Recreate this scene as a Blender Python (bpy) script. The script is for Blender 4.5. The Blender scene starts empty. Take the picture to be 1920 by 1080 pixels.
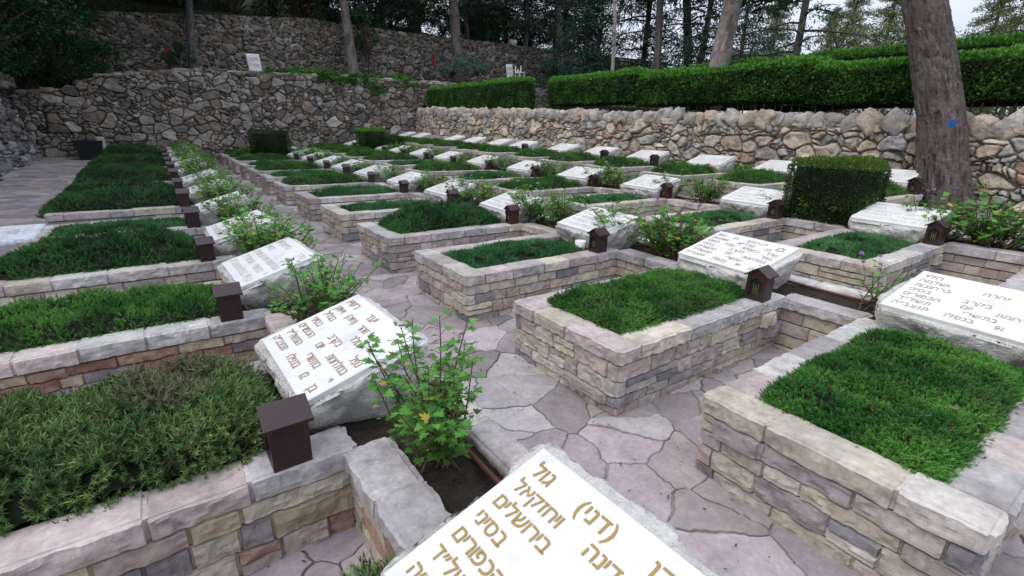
import bpy, math, random
import numpy as np
from mathutils import Matrix, Vector

# ------------------------------------------------------------------ camera, world, light, exposure
scn = bpy.context.scene
COL = scn.collection
CAM = dict(f=910.057, pitch=-.319, roll=.021, yaw=.622, loc=(-2.061, -2.171, 1.699))
_pi, _ro, _ya = CAM['pitch'], CAM['roll'], CAM['yaw']
FW = np.array([math.sin(_ya)*math.cos(_pi), math.cos(_ya)*math.cos(_pi), math.sin(_pi)])
_r = np.array([math.cos(_ya), -math.sin(_ya), 0.])
_u = np.cross(_r, FW)
RT = math.cos(_ro)*_r + math.sin(_ro)*_u
UP = -math.sin(_ro)*_r + math.cos(_ro)*_u
CL = np.array(CAM['loc'])
cam = bpy.data.cameras.new('camera')
cam.sensor_width = 36
cam.lens = CAM['f']/1920*36
cam.clip_start = .05
cam.clip_end = 1500
camo = bpy.data.objects.new('camera', cam)
COL.objects.link(camo)
camo.matrix_world = Matrix(((RT[0], UP[0], -FW[0], CL[0]), (RT[1], UP[1], -FW[1], CL[1]), (RT[2], UP[2], -FW[2], CL[2]), (0, 0, 0, 1)))
scn.camera = camo

SUN_EL, SUN_AZ = math.radians(55), math.radians(285)     # azimuth clockwise from +Y
w = bpy.data.worlds.new('World')
scn.world = w
w.use_nodes = True
nt = w.node_tree
sky = nt.nodes.new('ShaderNodeTexSky')
sky.sky_type = 'NISHITA'
sky.sun_disc = False
sky.sun_elevation = SUN_EL
sky.sun_rotation = SUN_AZ
sky.air_density = 1.0
sky.dust_density = 4.0
sky.ozone_density = 1.6
bg = nt.nodes['Background']
# thin bright cloud layer over the sky (overcast)
_tc = nt.nodes.new('ShaderNodeTexCoord'); _nz = nt.nodes.new('ShaderNodeTexNoise'); _nz.inputs['Scale'].default_value = 2.2; _nz.inputs['Detail'].default_value = 5
nt.links.new(_tc.outputs['Generated'], _nz.inputs['Vector'])
_mr = nt.nodes.new('ShaderNodeMapRange'); _mr.inputs[1].default_value = .3; _mr.inputs[2].default_value = .7; _mr.inputs[3].default_value = .62; _mr.inputs[4].default_value = .95
nt.links.new(_nz.outputs[0], _mr.inputs[0])
_mx = nt.nodes.new('ShaderNodeMix'); _mx.data_type = 'RGBA'; _mx.inputs[7].default_value = (6.6, 7.1, 8.2, 1)
nt.links.new(_mr.outputs[0], _mx.inputs[0]); nt.links.new(sky.outputs[0], _mx.inputs[6])
# an overcast sky is brighter overhead than at the horizon
_sx = nt.nodes.new('ShaderNodeSeparateXYZ'); nt.links.new(_tc.outputs['Generated'], _sx.inputs[0])
_gr = nt.nodes.new('ShaderNodeMapRange'); _gr.inputs[1].default_value = 0; _gr.inputs[2].default_value = 1; _gr.inputs[3].default_value = .72; _gr.inputs[4].default_value = 1.45
nt.links.new(_sx.outputs[2], _gr.inputs[0])
_m2 = nt.nodes.new('ShaderNodeVectorMath'); _m2.operation = 'SCALE'
nt.links.new(_mx.outputs[2], _m2.inputs[0]); nt.links.new(_gr.outputs[0], _m2.inputs['Scale'])
nt.links.new(_m2.outputs[0], bg.inputs[0])
bg.inputs[1].default_value = .15
sl = bpy.data.lights.new('sun', 'SUN')
sl.energy = .9
sl.angle = math.radians(32)
sl.color = (1, .96, .92)
so = bpy.data.objects.new('sun', sl)
COL.objects.link(so)
_d = Vector((math.sin(SUN_AZ)*math.cos(SUN_EL), math.cos(SUN_AZ)*math.cos(SUN_EL), math.sin(SUN_EL)))
so.rotation_euler = (-_d).to_track_quat('-Z', 'Y').to_euler()
scn.view_settings.view_transform = 'Standard'
scn.view_settings.look = 'None'
scn.view_settings.gamma = 1
scn.view_settings.exposure = .24

random.seed(7)
RNG = np.random.default_rng(11)

def ray(u, v):
    return FW + RT*(u-960)/CAM['f'] - UP*(v-540)/CAM['f']
def at_depth(u, v, d):
    return CL + ray(u, v)*d
def at_z(u, v, z):
    d = ray(u, v)
    return CL + d*(z-CL[2])/d[2]
def at_y(u, v, y):
    d = ray(u, v)
    return CL + d*(y-CL[1])/d[1]
def at_x(u, v, x):
    d = ray(u, v)
    return CL + d*(x-CL[0])/d[0]

# ------------------------------------------------------------------ noise
def _h(ix, iy, iz, s):
    n = (ix.astype(np.int64)*374761393 + iy.astype(np.int64)*668265263 + iz.astype(np.int64)*2147483647 + s*1274126177) & 0xffffffff
    n = ((n ^ (n >> 13))*1274126177) & 0xffffffff
    n = (n ^ (n >> 16)) & 0xffffffff
    return n/4294967295.0
def vnoise(P, sc=1., seed=0):
    P = np.asarray(P, float)*sc + 1000
    I = np.floor(P).astype(np.int64); F = P-I; F = F*F*(3-2*F)
    x, y, z = I[..., 0], I[..., 1], I[..., 2]; fx, fy, fz = F[..., 0], F[..., 1], F[..., 2]
    r = 0
    for dx in (0, 1):
        for dy in (0, 1):
            for dz in (0, 1):
                r = r + _h(x+dx, y+dy, z+dz, seed)*(fx if dx else 1-fx)*(fy if dy else 1-fy)*(fz if dz else 1-fz)
    return r
def fbm(P, sc, seed=0, o=3):
    r = 0; a = 1; t = 0
    for i in range(o):
        r = r + a*vnoise(P, sc*2**i, seed+i*17); t += a; a *= .5
    return r/t
def smooth(a, b, x):
    t = np.clip((x-a)/(b-a), 0, 1); return t*t*(3-2*t)

# ------------------------------------------------------------------ mesh collector
class MB:
    def __init__(s): s.V = []; s.Q = []; s.T = []; s.C = []; s.n = 0
    def add(s, V, Q=None, T=None, C=(1, 1, 1)):
        V = np.asarray(V, float).reshape(-1, 3)
        C = np.broadcast_to(np.asarray(C, float), (len(V), 3))
        s.V.append(V); s.C.append(C)
        if Q is not None and len(Q): s.Q.append(np.asarray(Q, np.int64).reshape(-1, 4)+s.n)
        if T is not None and len(T): s.T.append(np.asarray(T, np.int64).reshape(-1, 3)+s.n)
        s.n += len(V)
        return s
    def grid(s, P, C=(1, 1, 1), wrap=False):     # P (a,b,3)
        a, b = P.shape[:2]
        idx = np.arange(a*b).reshape(a, b)
        if wrap: idx = np.concatenate([idx, idx[:, :1]], 1)
        q = np.stack([idx[:-1, :-1], idx[1:, :-1], idx[1:, 1:], idx[:-1, 1:]], -1).reshape(-1, 4)
        C = np.asarray(C, float)
        if C.ndim == 3: C = C.reshape(-1, 3)
        return s.add(P.reshape(-1, 3), q, None, C)
    def mesh(s, name, mat, smooth_=True):
        me = bpy.data.meshes.new(name)
        V = np.concatenate(s.V); C = np.concatenate(s.C)
        Q = np.concatenate(s.Q) if s.Q else np.zeros((0, 4), int)
        T = np.concatenate(s.T) if s.T else np.zeros((0, 3), int)
        nl = Q.size+T.size; nf = len(Q)+len(T)
        me.vertices.add(len(V)); me.vertices.foreach_set('co', V.astype(np.float32).ravel())
        me.loops.add(nl); me.loops.foreach_set('vertex_index', np.concatenate([Q.ravel(), T.ravel()]).astype(np.int32))
        me.polygons.add(nf)
        st = np.concatenate([np.arange(len(Q))*4, Q.size+np.arange(len(T))*3]).astype(np.int32)
        me.polygons.foreach_set('loop_start', st)
        me.polygons.foreach_set('use_smooth', np.full(nf, smooth_, bool))
        ca = me.color_attributes.new('Col', 'FLOAT_COLOR', 'POINT')
        ca.data.foreach_set('color', np.concatenate([C, np.ones((len(C), 1))], 1).astype(np.float32).ravel())
        me.materials.append(mat)
        me.update(calc_edges=True); me.validate()
        return me
    def build(s, name, mat, parent=None, smooth_=True, loc=None):
        o = bpy.data.objects.new(name, s.mesh(name, mat, smooth_))
        COL.objects.link(o)
        if parent is not None: o.parent = parent
        if loc is not None: o.location = loc
        return o

def tag(o, label=None, cat=None, group=None, kind=None):
    if label: o['label'] = label
    if cat: o['category'] = cat
    if group: o['group'] = group
    if kind: o['kind'] = kind
    return o
def thing(name, loc, label, cat, group=None, rz=0):
    o = bpy.data.objects.new(name, None); COL.objects.link(o)
    o.empty_display_size = .1
    o.location = loc; o.rotation_euler = (0, 0, rz)
    return tag(o, label, cat, group)
def dup(root, loc, rz=0, sc=None, label=None):
    r = root.copy(); COL.objects.link(r); r.location = loc
    r.rotation_euler = (0, 0, rz)
    if sc is not None: r.scale = sc
    if label: r['label'] = label
    for ch in root.children:
        c = ch.copy(); COL.objects.link(c); c.parent = r
        for g in ch.children:
            d = g.copy(); COL.objects.link(d); d.parent = c
    return r
def link(me, name, parent):
    o = bpy.data.objects.new(name, me); COL.objects.link(o); o.parent = parent
    return o

# ------------------------------------------------------------------ materials
def mat(name, col=None, rough=.8, noise=None, bump=None, spec=.3, trans=0, metal=0, attr=True, stain=None, coord='Object'):
    """noise: list of (scale, lo, hi) multiplying the colour; bump: list of (scale, strength, distance, kind)"""
    m = bpy.data.materials.new(name); m.use_nodes = True
    t = m.node_tree; N = t.nodes; Lk = t.links
    b = N['Principled BSDF']; out = N['Material Output']
    b.inputs['Roughness'].default_value = rough
    b.inputs['Metallic'].default_value = metal
    b.inputs['Specular IOR Level'].default_value = spec
    tc = N.new('ShaderNodeTexCoord')
    if attr:
        a = N.new('ShaderNodeAttribute'); a.attribute_name = 'Col'; cur = a.outputs['Color']
        if col is not None:
            mx = N.new('ShaderNodeMix'); mx.data_type = 'RGBA'; mx.blend_type = 'MULTIPLY'; mx.inputs[0].default_value = 1
            Lk.new(cur, mx.inputs[6]); mx.inputs[7].default_value = (*col, 1); cur = mx.outputs[2]
    else:
        rgb = N.new('ShaderNodeRGB'); rgb.outputs[0].default_value = (*col, 1); cur = rgb.outputs[0]
    for sc, lo, hi in (noise or []):
        n = N.new('ShaderNodeTexNoise'); n.inputs['Scale'].default_value = sc; n.inputs['Detail'].default_value = 5
        n.inputs['Roughness'].default_value = .65
        Lk.new(tc.outputs[coord], n.inputs['Vector'])
        r = N.new('ShaderNodeMapRange'); r.inputs[1].default_value = .3; r.inputs[2].default_value = .7
        r.inputs[3].default_value = lo; r.inputs[4].default_value = hi
        Lk.new(n.outputs[0], r.inputs[0])
        mx = N.new('ShaderNodeMix'); mx.data_type = 'RGBA'; mx.blend_type = 'MULTIPLY'; mx.inputs[0].default_value = 1
        Lk.new(cur, mx.inputs[6]); Lk.new(r.outputs[0], mx.inputs[7]); cur = mx.outputs[2]
    for sc, c2, amt, thr in (stain or []):
        n = N.new('ShaderNodeTexNoise'); n.inputs['Scale'].default_value = sc; n.inputs['Detail'].default_value = 6
        n.inputs['Roughness'].default_value = .7
        Lk.new(tc.outputs[coord], n.inputs['Vector'])
        r = N.new('ShaderNodeMapRange'); r.inputs[1].default_value = thr; r.inputs[2].default_value = thr+.12
        r.inputs[3].default_value = 0; r.inputs[4].default_value = amt
        Lk.new(n.outputs[0], r.inputs[0])
        mx = N.new('ShaderNodeMix'); mx.data_type = 'RGBA'
        Lk.new(r.outputs[0], mx.inputs[0]); Lk.new(cur, mx.inputs[6]); mx.inputs[7].default_value = (*c2, 1); cur = mx.outputs[2]
    Lk.new(cur, b.inputs['Base Color'])
    prev = None
    for sc, st, dist, kind in (bump or []):
        if kind == 'v':
            n = N.new('ShaderNodeTexVoronoi'); n.inputs['Scale'].default_value = sc; o = n.outputs['Distance']
        else:
            n = N.new('ShaderNodeTexNoise'); n.inputs['Scale'].default_value = sc; n.inputs['Detail'].default_value = 6
            n.inputs['Roughness'].default_value = .6; o = n.outputs[0]
        Lk.new(tc.outputs[coord], n.inputs['Vector'])
        bp = N.new('ShaderNodeBump'); bp.inputs['Strength'].default_value = st; bp.inputs['Distance'].default_value = dist
        Lk.new(o, bp.inputs['Height'])
        if prev: Lk.new(prev, bp.inputs['Normal'])
        prev = bp.outputs[0]
    if prev: Lk.new(prev, b.inputs['Normal'])
    if trans:
        tr = N.new('ShaderNodeBsdfTranslucent'); Lk.new(cur, tr.inputs[0])
        mx = N.new('ShaderNodeMixShader'); mx.inputs[0].default_value = trans
        Lk.new(b.outputs[0], mx.inputs[1]); Lk.new(tr.outputs[0], mx.inputs[2]); Lk.new(mx.outputs[0], out.inputs[0])
    return m

M_ASH = mat('dressed_stone', rough=.85, noise=[(9, .74, 1.16), (45, .85, 1.12)], bump=[(14, .5, .02, 'n'), (60, .35, .006, 'n')], stain=[(5, (.12, .11, .10), .55, .60)])
M_COP = mat('coping_stone', rough=.85, noise=[(3.5, .74, 1.16), (14, .84, 1.12), (50, .85, 1.12)], bump=[(22, .35, .01, 'n'), (90, .3, .004, 'n')], stain=[(4, (.15, .14, .135), .6, .57), (11, (.20, .17, .14), .5, .60)])
M_RUB = mat('rubble_stone', rough=.9, noise=[(5, .62, 1.25), (26, .72, 1.2)], bump=[(9, .8, .05, 'n'), (40, .7, .015, 'n')], stain=[(3.5, (.30, .17, .09), .4, .60), (8, (.05, .045, .04), .7, .64)])
M_FLAG = mat('flagstone', rough=.75, noise=[(3, .76, 1.16), (11, .86, 1.1), (40, .84, 1.12)], bump=[(10, .4, .012, 'n'), (60, .3, .003, 'n')], stain=[(2.6, (.17, .14, .13), .4, .60)], spec=.35)
M_GROUT = mat('earth_grout', attr=True, rough=.95, noise=[(6, .6, 1.3), (60, .6, 1.3)], bump=[(40, .6, .01, 'n')])
M_SOIL = mat('soil', col=(.035, .026, .02), attr=False, rough=1, noise=[(14, .5, 1.5), (90, .4, 1.7)], bump=[(25, 1, .03, 'n'), (120, .8, .01, 'n')])
M_BLOCK = mat('rough_limestone', rough=.9, noise=[(5, .78, 1.12), (30, .82, 1.08)], bump=[(12, .9, .04, 'n'), (45, .9, .014, 'n')], stain=[(5, (.20, .18, .16), .55, .54)])
M_FACE = mat('honed_marble', col=(.73, .72, .71), attr=False, rough=.55, noise=[(3, .95, 1.03), (40, .97, 1.02)], bump=[(80, .08, .002, 'n')], stain=[(14, (.50, .46, .42), .5, .60), (4, (.48, .47, .46), .45, .54), (70, (.40, .36, .33), .5, .64)])
M_GOLD = mat('gold_lettering', col=(.34, .23, .07), attr=False, rough=.5)
M_GRIL = mat('dull_gilt', col=(.16, .12, .05), attr=False, rough=.6)
M_LETT = mat('brown_lettering', col=(.40, .28, .19), attr=False, rough=.7)
M_FAINT = mat('faded_lettering', col=(.56, .50, .43), attr=False, rough=.8)
M_METAL = mat('brown_metal', col=(.035, .015, .016), attr=False, rough=.42, noise=[(20, .8, 1.2)], spec=.5)
M_GLASS = mat('dark_glass', col=(.02, .022, .022), attr=False, rough=.1, spec=.6)
M_LEAF = mat('leaf', rough=.5, spec=.35, trans=.25)
M_NEEDLE = mat('needle', rough=.65, spec=.2, trans=.15)
M_MAT = mat('plant_mat', rough=1, noise=[(30, .4, 1.6)], bump=[(60, 1, .03, 'n')])
M_STEM = mat('stem', rough=.9, spec=.1)
M_BARK = mat('bark', rough=.95, noise=[(7, .65, 1.25), (40, .6, 1.35)], bump=[(30, .9, .02, 'n'), (90, .6, .006, 'n')])
M_PIPE = mat('irrigation_pipe', col=(.11, .045, .03), attr=False, rough=.6)
M_WHITE = mat('white_paint', col=(.8, .8, .8), attr=False, rough=.5)
M_DARK = mat('black_plastic', col=(.012, .012, .014), attr=False, rough=.5)
M_RED = mat('red_paint', col=(.42, .03, .02), attr=False, rough=.6)
M_PLAIN = mat('painted', rough=.6, noise=[(12, .85, 1.1)])
M_HILL = mat('hillside', rough=1, noise=[(.6, .5, 1.5), (5, .6, 1.5)], bump=[(4, 1, .3, 'n')])
M_PETAL = mat('petal', rough=.6, trans=.3)

# ------------------------------------------------------------------ levels (four rows of beds, measured)
GX = np.array([-8, -3.6, -.5, 1.9, 2.9, 5.0, 5.8, 7.5, 8.7])
GZ = np.array([-.05, -.05, 0, 0, .13, .15, .40, .45, .62])
GS = np.array([.025, .02, .004, .004, .008, .01, .015, .03, .037])
def G(x, y):
    return np.interp(x, GX, GZ) + np.interp(x, GX, GS)*np.maximum(y, -1)
def R1(y): return .40 + .012*max(0, y-4)
def R2(y): return .45 + .006*max(0, y-8)
def R3(y): return .57 + .008*max(0, y)
def R4(y): return .85 + .013*max(0, y)
ROWS = [
    dict(x0=-3.42, x1=-1.60, kerb=(-1.11, -.98), top=R1, n=[-2.19, -.36, 1.46, 3.26, 5.10, 6.9, 8.7, 10.5, 12.3, 14.1, 15.9, 17.7, 19.4], w=1.05),
    dict(x0=0, x1=1.90, kerb=(2.48, 2.64), top=R2, n=[-2.055, -.413, 1.379, 3.16, 4.977, 6.811, 8.79, 10.6, 12.4, 14.2, 16.1, 17.9, 19.5], w=1.05),
    dict(x0=3.10, x1=4.95, kerb=(5.50, 5.64), top=R3, n=[-2.45, -.65, 1.12, 3.12, 4.9, 6.8, 8.8, 10.7, 12.5, 14.3, 16.1, 17.9, 19.5], w=1.02),
    dict(x0=5.95, x1=7.45, kerb=(8.0, 8.12), top=R4, n=[.35, 2.1, 3.6, 5.3, 6.9, 8.4, 10.3, 11.7, 13.4, 14.9, 16.3, 17.9, 19.4], w=.98)]
ROWNAME = ['leftmost row', 'second row from left', 'third row from left', 'row along the hedged wall']
ORD = ['nearest', 'second nearest', 'third nearest', 'fourth nearest', 'fifth nearest', 'sixth nearest', 'seventh nearest', 'eighth nearest', 'ninth nearest', 'tenth nearest', 'eleventh nearest', 'twelfth nearest', 'farthest']

# ------------------------------------------------------------------ dressed stone blocks
def axis_pts(L, res, e):
    n = max(1, int(round((L-2*e)/res)))
    return np.concatenate([[0], np.linspace(e, L-e, n+1), [L]])
def block(mb, lo, hi, res, amp=.01, seed=0, col=(.4, .35, .3), rough=('-x', '+x', '-y', '+y'), skip=('-z',), bev=.0035, ns=11):
    lo = np.array(lo, float); hi = np.array(hi, float); D = hi-lo
    bev = min(bev, D.min()*.3)
    A = [axis_pts(D[i], res, bev) for i in range(3)]
    for ax in range(3):
        for sg in (0, 1):
            nm = ('-', '+')[sg]+'xyz'[ax]
            if nm in skip: continue
            i, j = [k for k in range(3) if k != ax]
            a, b = np.meshgrid(A[i], A[j], indexing='ij')
            P = np.zeros(a.shape+(3,)); P[..., i] = a; P[..., j] = b; P[..., ax] = D[ax]*sg
            W = P+lo
            off = np.zeros_like(P)
            onn = []
            for k in range(3):
                for s2 in (0, 1):
                    f = np.abs(P[..., k]-D[k]*s2) < 1e-9
                    onn.append((k, s2, f))
            cnt = sum(f.astype(int) for _, _, f in onn)
            for k, s2, f in onn:
                nn = ('-', '+')[s2]+'xyz'[k]
                am = amp if nn in rough else amp*.18
                nz = fbm(W, ns, seed, 2); rd = 1-np.abs(2*vnoise(W, ns*2.3, seed+5)-1)
                h = am*(nz*1.5-.35+rd*.7)
                ed = np.where(cnt >= 2, -bev*(1 if nn in rough else .7), 0)
                off[..., k] += np.where(f, (1 if s2 else -1)*(np.where(cnt >= 2, ed+h*.25, h)), 0)
            Wd = W+off
            if (sg == 0) == (ax != 1): Wd = Wd[::-1]
            mb.grid(Wd, col)
PAL = [(.50, .455, .37), (.52, .46, .37), (.47, .385, .345), (.50, .42, .375), (.25, .235, .25), (.35, .31, .31), (.45, .37, .29), (.51, .47, .42), (.42, .37, .34), (.44, .35, .32)]
PALW = [(.42, .34, .24), (.38, .25, .18), (.30, .16, .12), (.46, .38, .27), (.26, .23, .24), (.38, .25, .20)]
def pick(pal, rnd):
    c = np.array(rnd.choice(pal)); return c*rnd.uniform(.82, 1.12)
def courses(z0, z1, rnd):
    H = z1-z0; n = max(2, int(round(H/.092))); hs = [rnd.uniform(.75, 1.3) for _ in range(n)]
    s = sum(hs); z = [z0]
    for h in hs: z.append(z[-1]+h/s*H)
    return z
def face_wall(mb, ax, s0, s1, pos, side, zs, rnd, res, pal, ends=(0, 0), amp=.019):
    """blocks whose outer face stands at `pos` on axis ax, running along the other axis from s0 to s1"""
    T = .075; g = .0045
    for ci in range(len(zs)-1):
        a = s0 + (T if (ends[0] and (ci % 2 == (0 if ends[0] > 0 else 1))) else 0)
        b = s1 - (T if (ends[1] and (ci % 2 == (0 if ends[1] > 0 else 1))) else 0)
        p = a
        while p < b-.01:
            L = rnd.uniform(.11, .40)
            if b-(p+L) < .1: L = b-p
            pr = 0 if rnd.random() > .05 else .03
            z0, z1 = zs[ci]+g, zs[ci+1]-g
            segs = [(z0, z1)]
            if rnd.random() < .13 and z1-z0 > .085: zm = (z0+z1)/2; segs = [(z0, zm-g), (zm+g, z1)]
            for (u0, u1) in segs:
                o0 = pos-side*T; o1 = pos+side*(pr+rnd.uniform(-.005, .005))
                lo = [0, 0, u0]; hi = [0, 0, u1]
                lo[ax] = min(o0, o1); hi[ax] = max(o0, o1)
                lo[1-ax] = p+g; hi[1-ax] = p+L-g
                block(mb, lo, hi, res, amp, rnd.randrange(10**6), pick(pal, rnd), skip=('-z', ('-' if side > 0 else '+')+'xy'[ax]))
            p += L
def coping(mb, ax, s0, s1, o0, o1, z0, z1, rnd, res, tops=None, rough=None):
    p = s0
    while p < s1-.01:
        L = rnd.uniform(.26, .52)
        if s1-(p+L) < .16: L = s1-p
        c = pick([(.52, .48, .44), (.50, .43, .40), (.53, .51, .48), (.44, .41, .41), (.53, .47, .39), (.47, .39, .37), (.40, .37, .36)], rnd)
        lo = [0, 0, z0+.003]; hi = [0, 0, z1+rnd.uniform(-.006, .006)]
        j = rnd.uniform(-.006, .006)
        lo[ax] = o0+j; hi[ax] = o1+j; lo[1-ax] = p+.0045; hi[1-ax] = p+L-.0045
        block(mb, lo, hi, res, .018, rnd.randrange(10**6), c, skip=('-z',), bev=.005)
        p += L

def box(mb, lo, hi, col=(1, 1, 1)):
    x0, y0, z0 = lo; x1, y1, z1 = hi
    V = [(x0, y0, z0), (x1, y0, z0), (x1, y1, z0), (x0, y1, z0), (x0, y0, z1), (x1, y0, z1), (x1, y1, z1), (x0, y1, z1)]
    mb.add(V, [(0, 3, 2, 1), (4, 5, 6, 7), (0, 1, 5, 4), (1, 2, 6, 5), (2, 3, 7, 6), (3, 0, 4, 7)], None, col)
def tube(mb, pts, rads, seg=6, col=(1, 1, 1)):
    pts = np.array(pts, float); n = len(pts)
    d = np.gradient(pts, axis=0); d /= np.linalg.norm(d, axis=1)[:, None]+1e-9
    ref = np.array([0, 0, 1.]) if abs(d[0][2]) < .9 else np.array([1., 0, 0])
    a = np.cross(d, ref); a /= np.linalg.norm(a, axis=1)[:, None]+1e-9; b = np.cross(d, a)
    th = np.linspace(0, 2*np.pi, seg, endpoint=False)
    rads = np.broadcast_to(rads, (n,))
    P = pts[:, None]+rads[:, None, None]*(np.cos(th)[None, :, None]*a[:, None]+np.sin(th)[None, :, None]*b[:, None])
    mb.grid(P, col, wrap=True)

CW = .165   # coping width
def ydist(y): return max(0, y)
def make_bed(ri, k):
    R = ROWS[ri]; n = R['n'][k]; f = n+R['w']; zt = R['top'](n); x0, x1 = R['x0'], R['x1']
    rnd = random.Random(1000*ri+k)
    dist = math.hypot((x0+x1)/2+2.06, n+2.17)
    res = .013 if dist < 4 else .022 if dist < 7 else .05 if dist < 12 else .12
    zb = float(min(G(x0, n), G(x1, n)))-.05
    zc = zt-.095
    col_adj = ''
    label = f'stone-walled raised bed, {ORD[k]} of the {ROWNAME[ri]}'
    root = thing('raised_bed', ((x0+x1)/2, (n+f)/2, zb), label, 'raised bed', 'raised stone beds of the cemetery')
    mw = MB()
    pal = PALW+PAL[:3] if ri == 0 and k < 3 else PAL
    zs = courses(zb, zc, rnd)
    c0 = np.array([(x0+x1)/2, (n+f)/2, zb])
    face_wall(mw, 1, x0, x1, n, -1, zs, rnd, res, pal, ends=(1, 0))
    face_wall(mw, 0, n, f, x0, -1, zs, rnd, res, pal, ends=(-1, -1))
    face_wall(mw, 1, x0, x1, f, 1, zs, rnd, max(res, .03), pal, ends=(1, 0))
    box(mw, (x0+.016, n+.016, zb), (x1, n+.13, zc-.002), (.035, .03, .027))
    box(mw, (x0+.016, f-.13, zb), (x1, f-.016, zc-.002), (.035, .03, .027))
    box(mw, (x0+.017, n+.13, zb), (x0+.13, f-.13, zc-.003), (.035, .03, .027))
    for i in range(len(mw.V)): mw.V[i] = mw.V[i]-c0
    mw.build('wall', M_ASH, root, False)
    mc = MB()
    coping(mc, 0, n-.012, f+.012, x0-.015, x0+CW, zc, zt, rnd, res)
    coping(mc, 1, x0+CW+.004, x1+.02, n-.012, n+CW-.01, zc, zt, rnd, res)
    coping(mc, 1, x0+CW+.004, x1+.02, f-CW+.01, f+.012, zc, zt, rnd, max(res, .03))
    for i in range(len(mc.V)): mc.V[i] = mc.V[i]-c0
    mc.build('coping', M_COP, root, False)
    ms = MB()
    xs = np.linspace(x0+.12, x1+.10, 12); ys = np.linspace(n+.11, f-.11, 8)
    a, b = np.meshgrid(xs, ys, indexing='ij'); P = np.stack([a, b, np.full_like(a, zt-.055)], -1)
    P[..., 2] += .02*(vnoise(P, 9, 3)-.5)
    ms.grid(P-c0, (1, 1, 1)); ms.build('soil', M_SOIL, root)

def make_strip(ri):
    R = ROWS[ri]; ns = R['n']; x1 = R['x1']; k0, k1 = R['kerb']
    y0, y1 = ns[0]-(1.0 if ri < 3 else .02), 20.8
    root = thing('planting_strip', ((x1+k1)/2, y0, float(G(x1, y0))), f'long soil strip with stone kerb and cross walls behind the {ROWNAME[ri]}', 'planting strip', 'planting strips at the heads of the beds')
    c0 = np.array(root.location)
    rnd = random.Random(50+ri)
    spans = [(y0, ns[0])]+[(ns[i]+R['w'], ns[i+1]) for i in range(len(ns)-1)]
    for (a, b) in spans:
        if b-a < .15: continue
        zt = R['top']((a+b)/2); zc = zt-.095; zb = float(G(x1, a))-.05
        dist = math.hypot(x1+2.06, a+2.17); res = .014 if dist < 4.5 else .022 if dist < 7 else .05
        mw = MB()
        zs = courses(zb, zc, rnd)
        face_wall(mw, 0, a, b, x1, -1, zs, rnd, res, [(.50, .44, .34), (.44, .35, .32), (.48, .42, .36), (.40, .33, .30)] if ri else PALW+PAL[:4], amp=.009)
        box(mw, (x1+.016, a, zb), (x1+.15, b, zc-.002), (.035, .03, .027))
        for i in range(len(mw.V)): mw.V[i] = mw.V[i]-c0
        mw.build('cross_wall', M_ASH, root, False)
        mc = MB()
        coping(mc, 0, a+.014, b-.014, x1-.012, x1+CW, zc, zt, rnd, res)
        for i in range(len(mc.V)): mc.V[i] = mc.V[i]-c0
        mc.build('cross_coping', M_COP, root, False)
    mk = MB(); y = y0
    while y < y1-.1:
        L = min(rnd.uniform(.3, .6), y1-y)
        zt = R['top'](y)
        dist = math.hypot(k0+2.06, y+2.17); res = .02 if dist < 4 else .05
        zb = float(min(G(k1, y), G(k0, y)))-.05
        lo = (k0+rnd.uniform(-.008, .008), y+.004, zb); hi = (k1+rnd.uniform(-.008, .008), y+L-.004, zt+rnd.uniform(-.012, .006))
        block(mk, lo, hi, res, .012, rnd.randrange(10**6), pick([(.54, .52, .50), (.50, .44, .42), (.55, .51, .46)], rnd), skip=('-z',), bev=.008)
        y += L
    for i in range(len(mk.V)): mk.V[i] = mk.V[i]-c0
    mk.build('kerb', M_COP, root)
    ms = MB(); xs = np.linspace(x1+.015, k0+.02, 8); ys = np.arange(y0, y1, .12)
    a, b = np.meshgrid(xs, ys, indexing='ij')
    zz = np.vectorize(R['top'])(b)-.05
    P = np.stack([a, b, zz], -1); P[..., 2] += .04*(vnoise(P, 6, 3)-.5)
    ms.grid(P-c0, (1, 1, 1)); ms.build('soil', M_SOIL, root)
    mp = MB(); ys = np.arange(y0, 12, .15)
    px = k0-.05+.02*np.sin(ys*1.7)
    tube(mp, np.stack([px, ys, np.vectorize(R['top'])(ys)-.018+.006*np.sin(ys*3)], -1)-c0, .012, 8)
    mp.build('irrigation_pipe', M_PIPE, root)

for ri, R in enumerate(ROWS):
    for k in range(len(R['n'])): make_bed(ri, k)
    make_strip(ri)

# ------------------------------------------------------------------ ground sheet and flagstones
XW, YW, YU = 8.75, 21.1, 25.1          # retaining wall, back wall, upper wall
XL = -5.3
def terrain(x, y):
    g = G(np.clip(x, -8, 8.7), np.clip(y, -30, 21.3))
    up = 1.95+.022*np.clip(y, -10, 22)+.01*np.clip(x-XW, 0, 40)
    g = np.where(x > XW, up, g)
    plat = np.interp(x, [-6, -4.5, -3.3, 0, 3, 9, 17], [2.5, 2.65, 3.2, 3.62, 3.68, 3.75, 3.8])-.16
    g = np.where(y > YW, np.where(x < 16, plat, np.maximum(up, plat-.1*(x-16))), g)
    hill = 6.2+.26*np.clip(y-YU, 0, 60)*smooth(40, 8, x)
    g = np.where(y > YU, np.where(x < 30, hill, np.maximum(up, hill-.3*(x-30))), g)
    lf = 2.1+.35*np.clip(-x+XL-.2, 0, 25)
    g = np.where((x < XL-.3), np.maximum(np.where(y > 2, lf, g), g), g)
    return g
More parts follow.
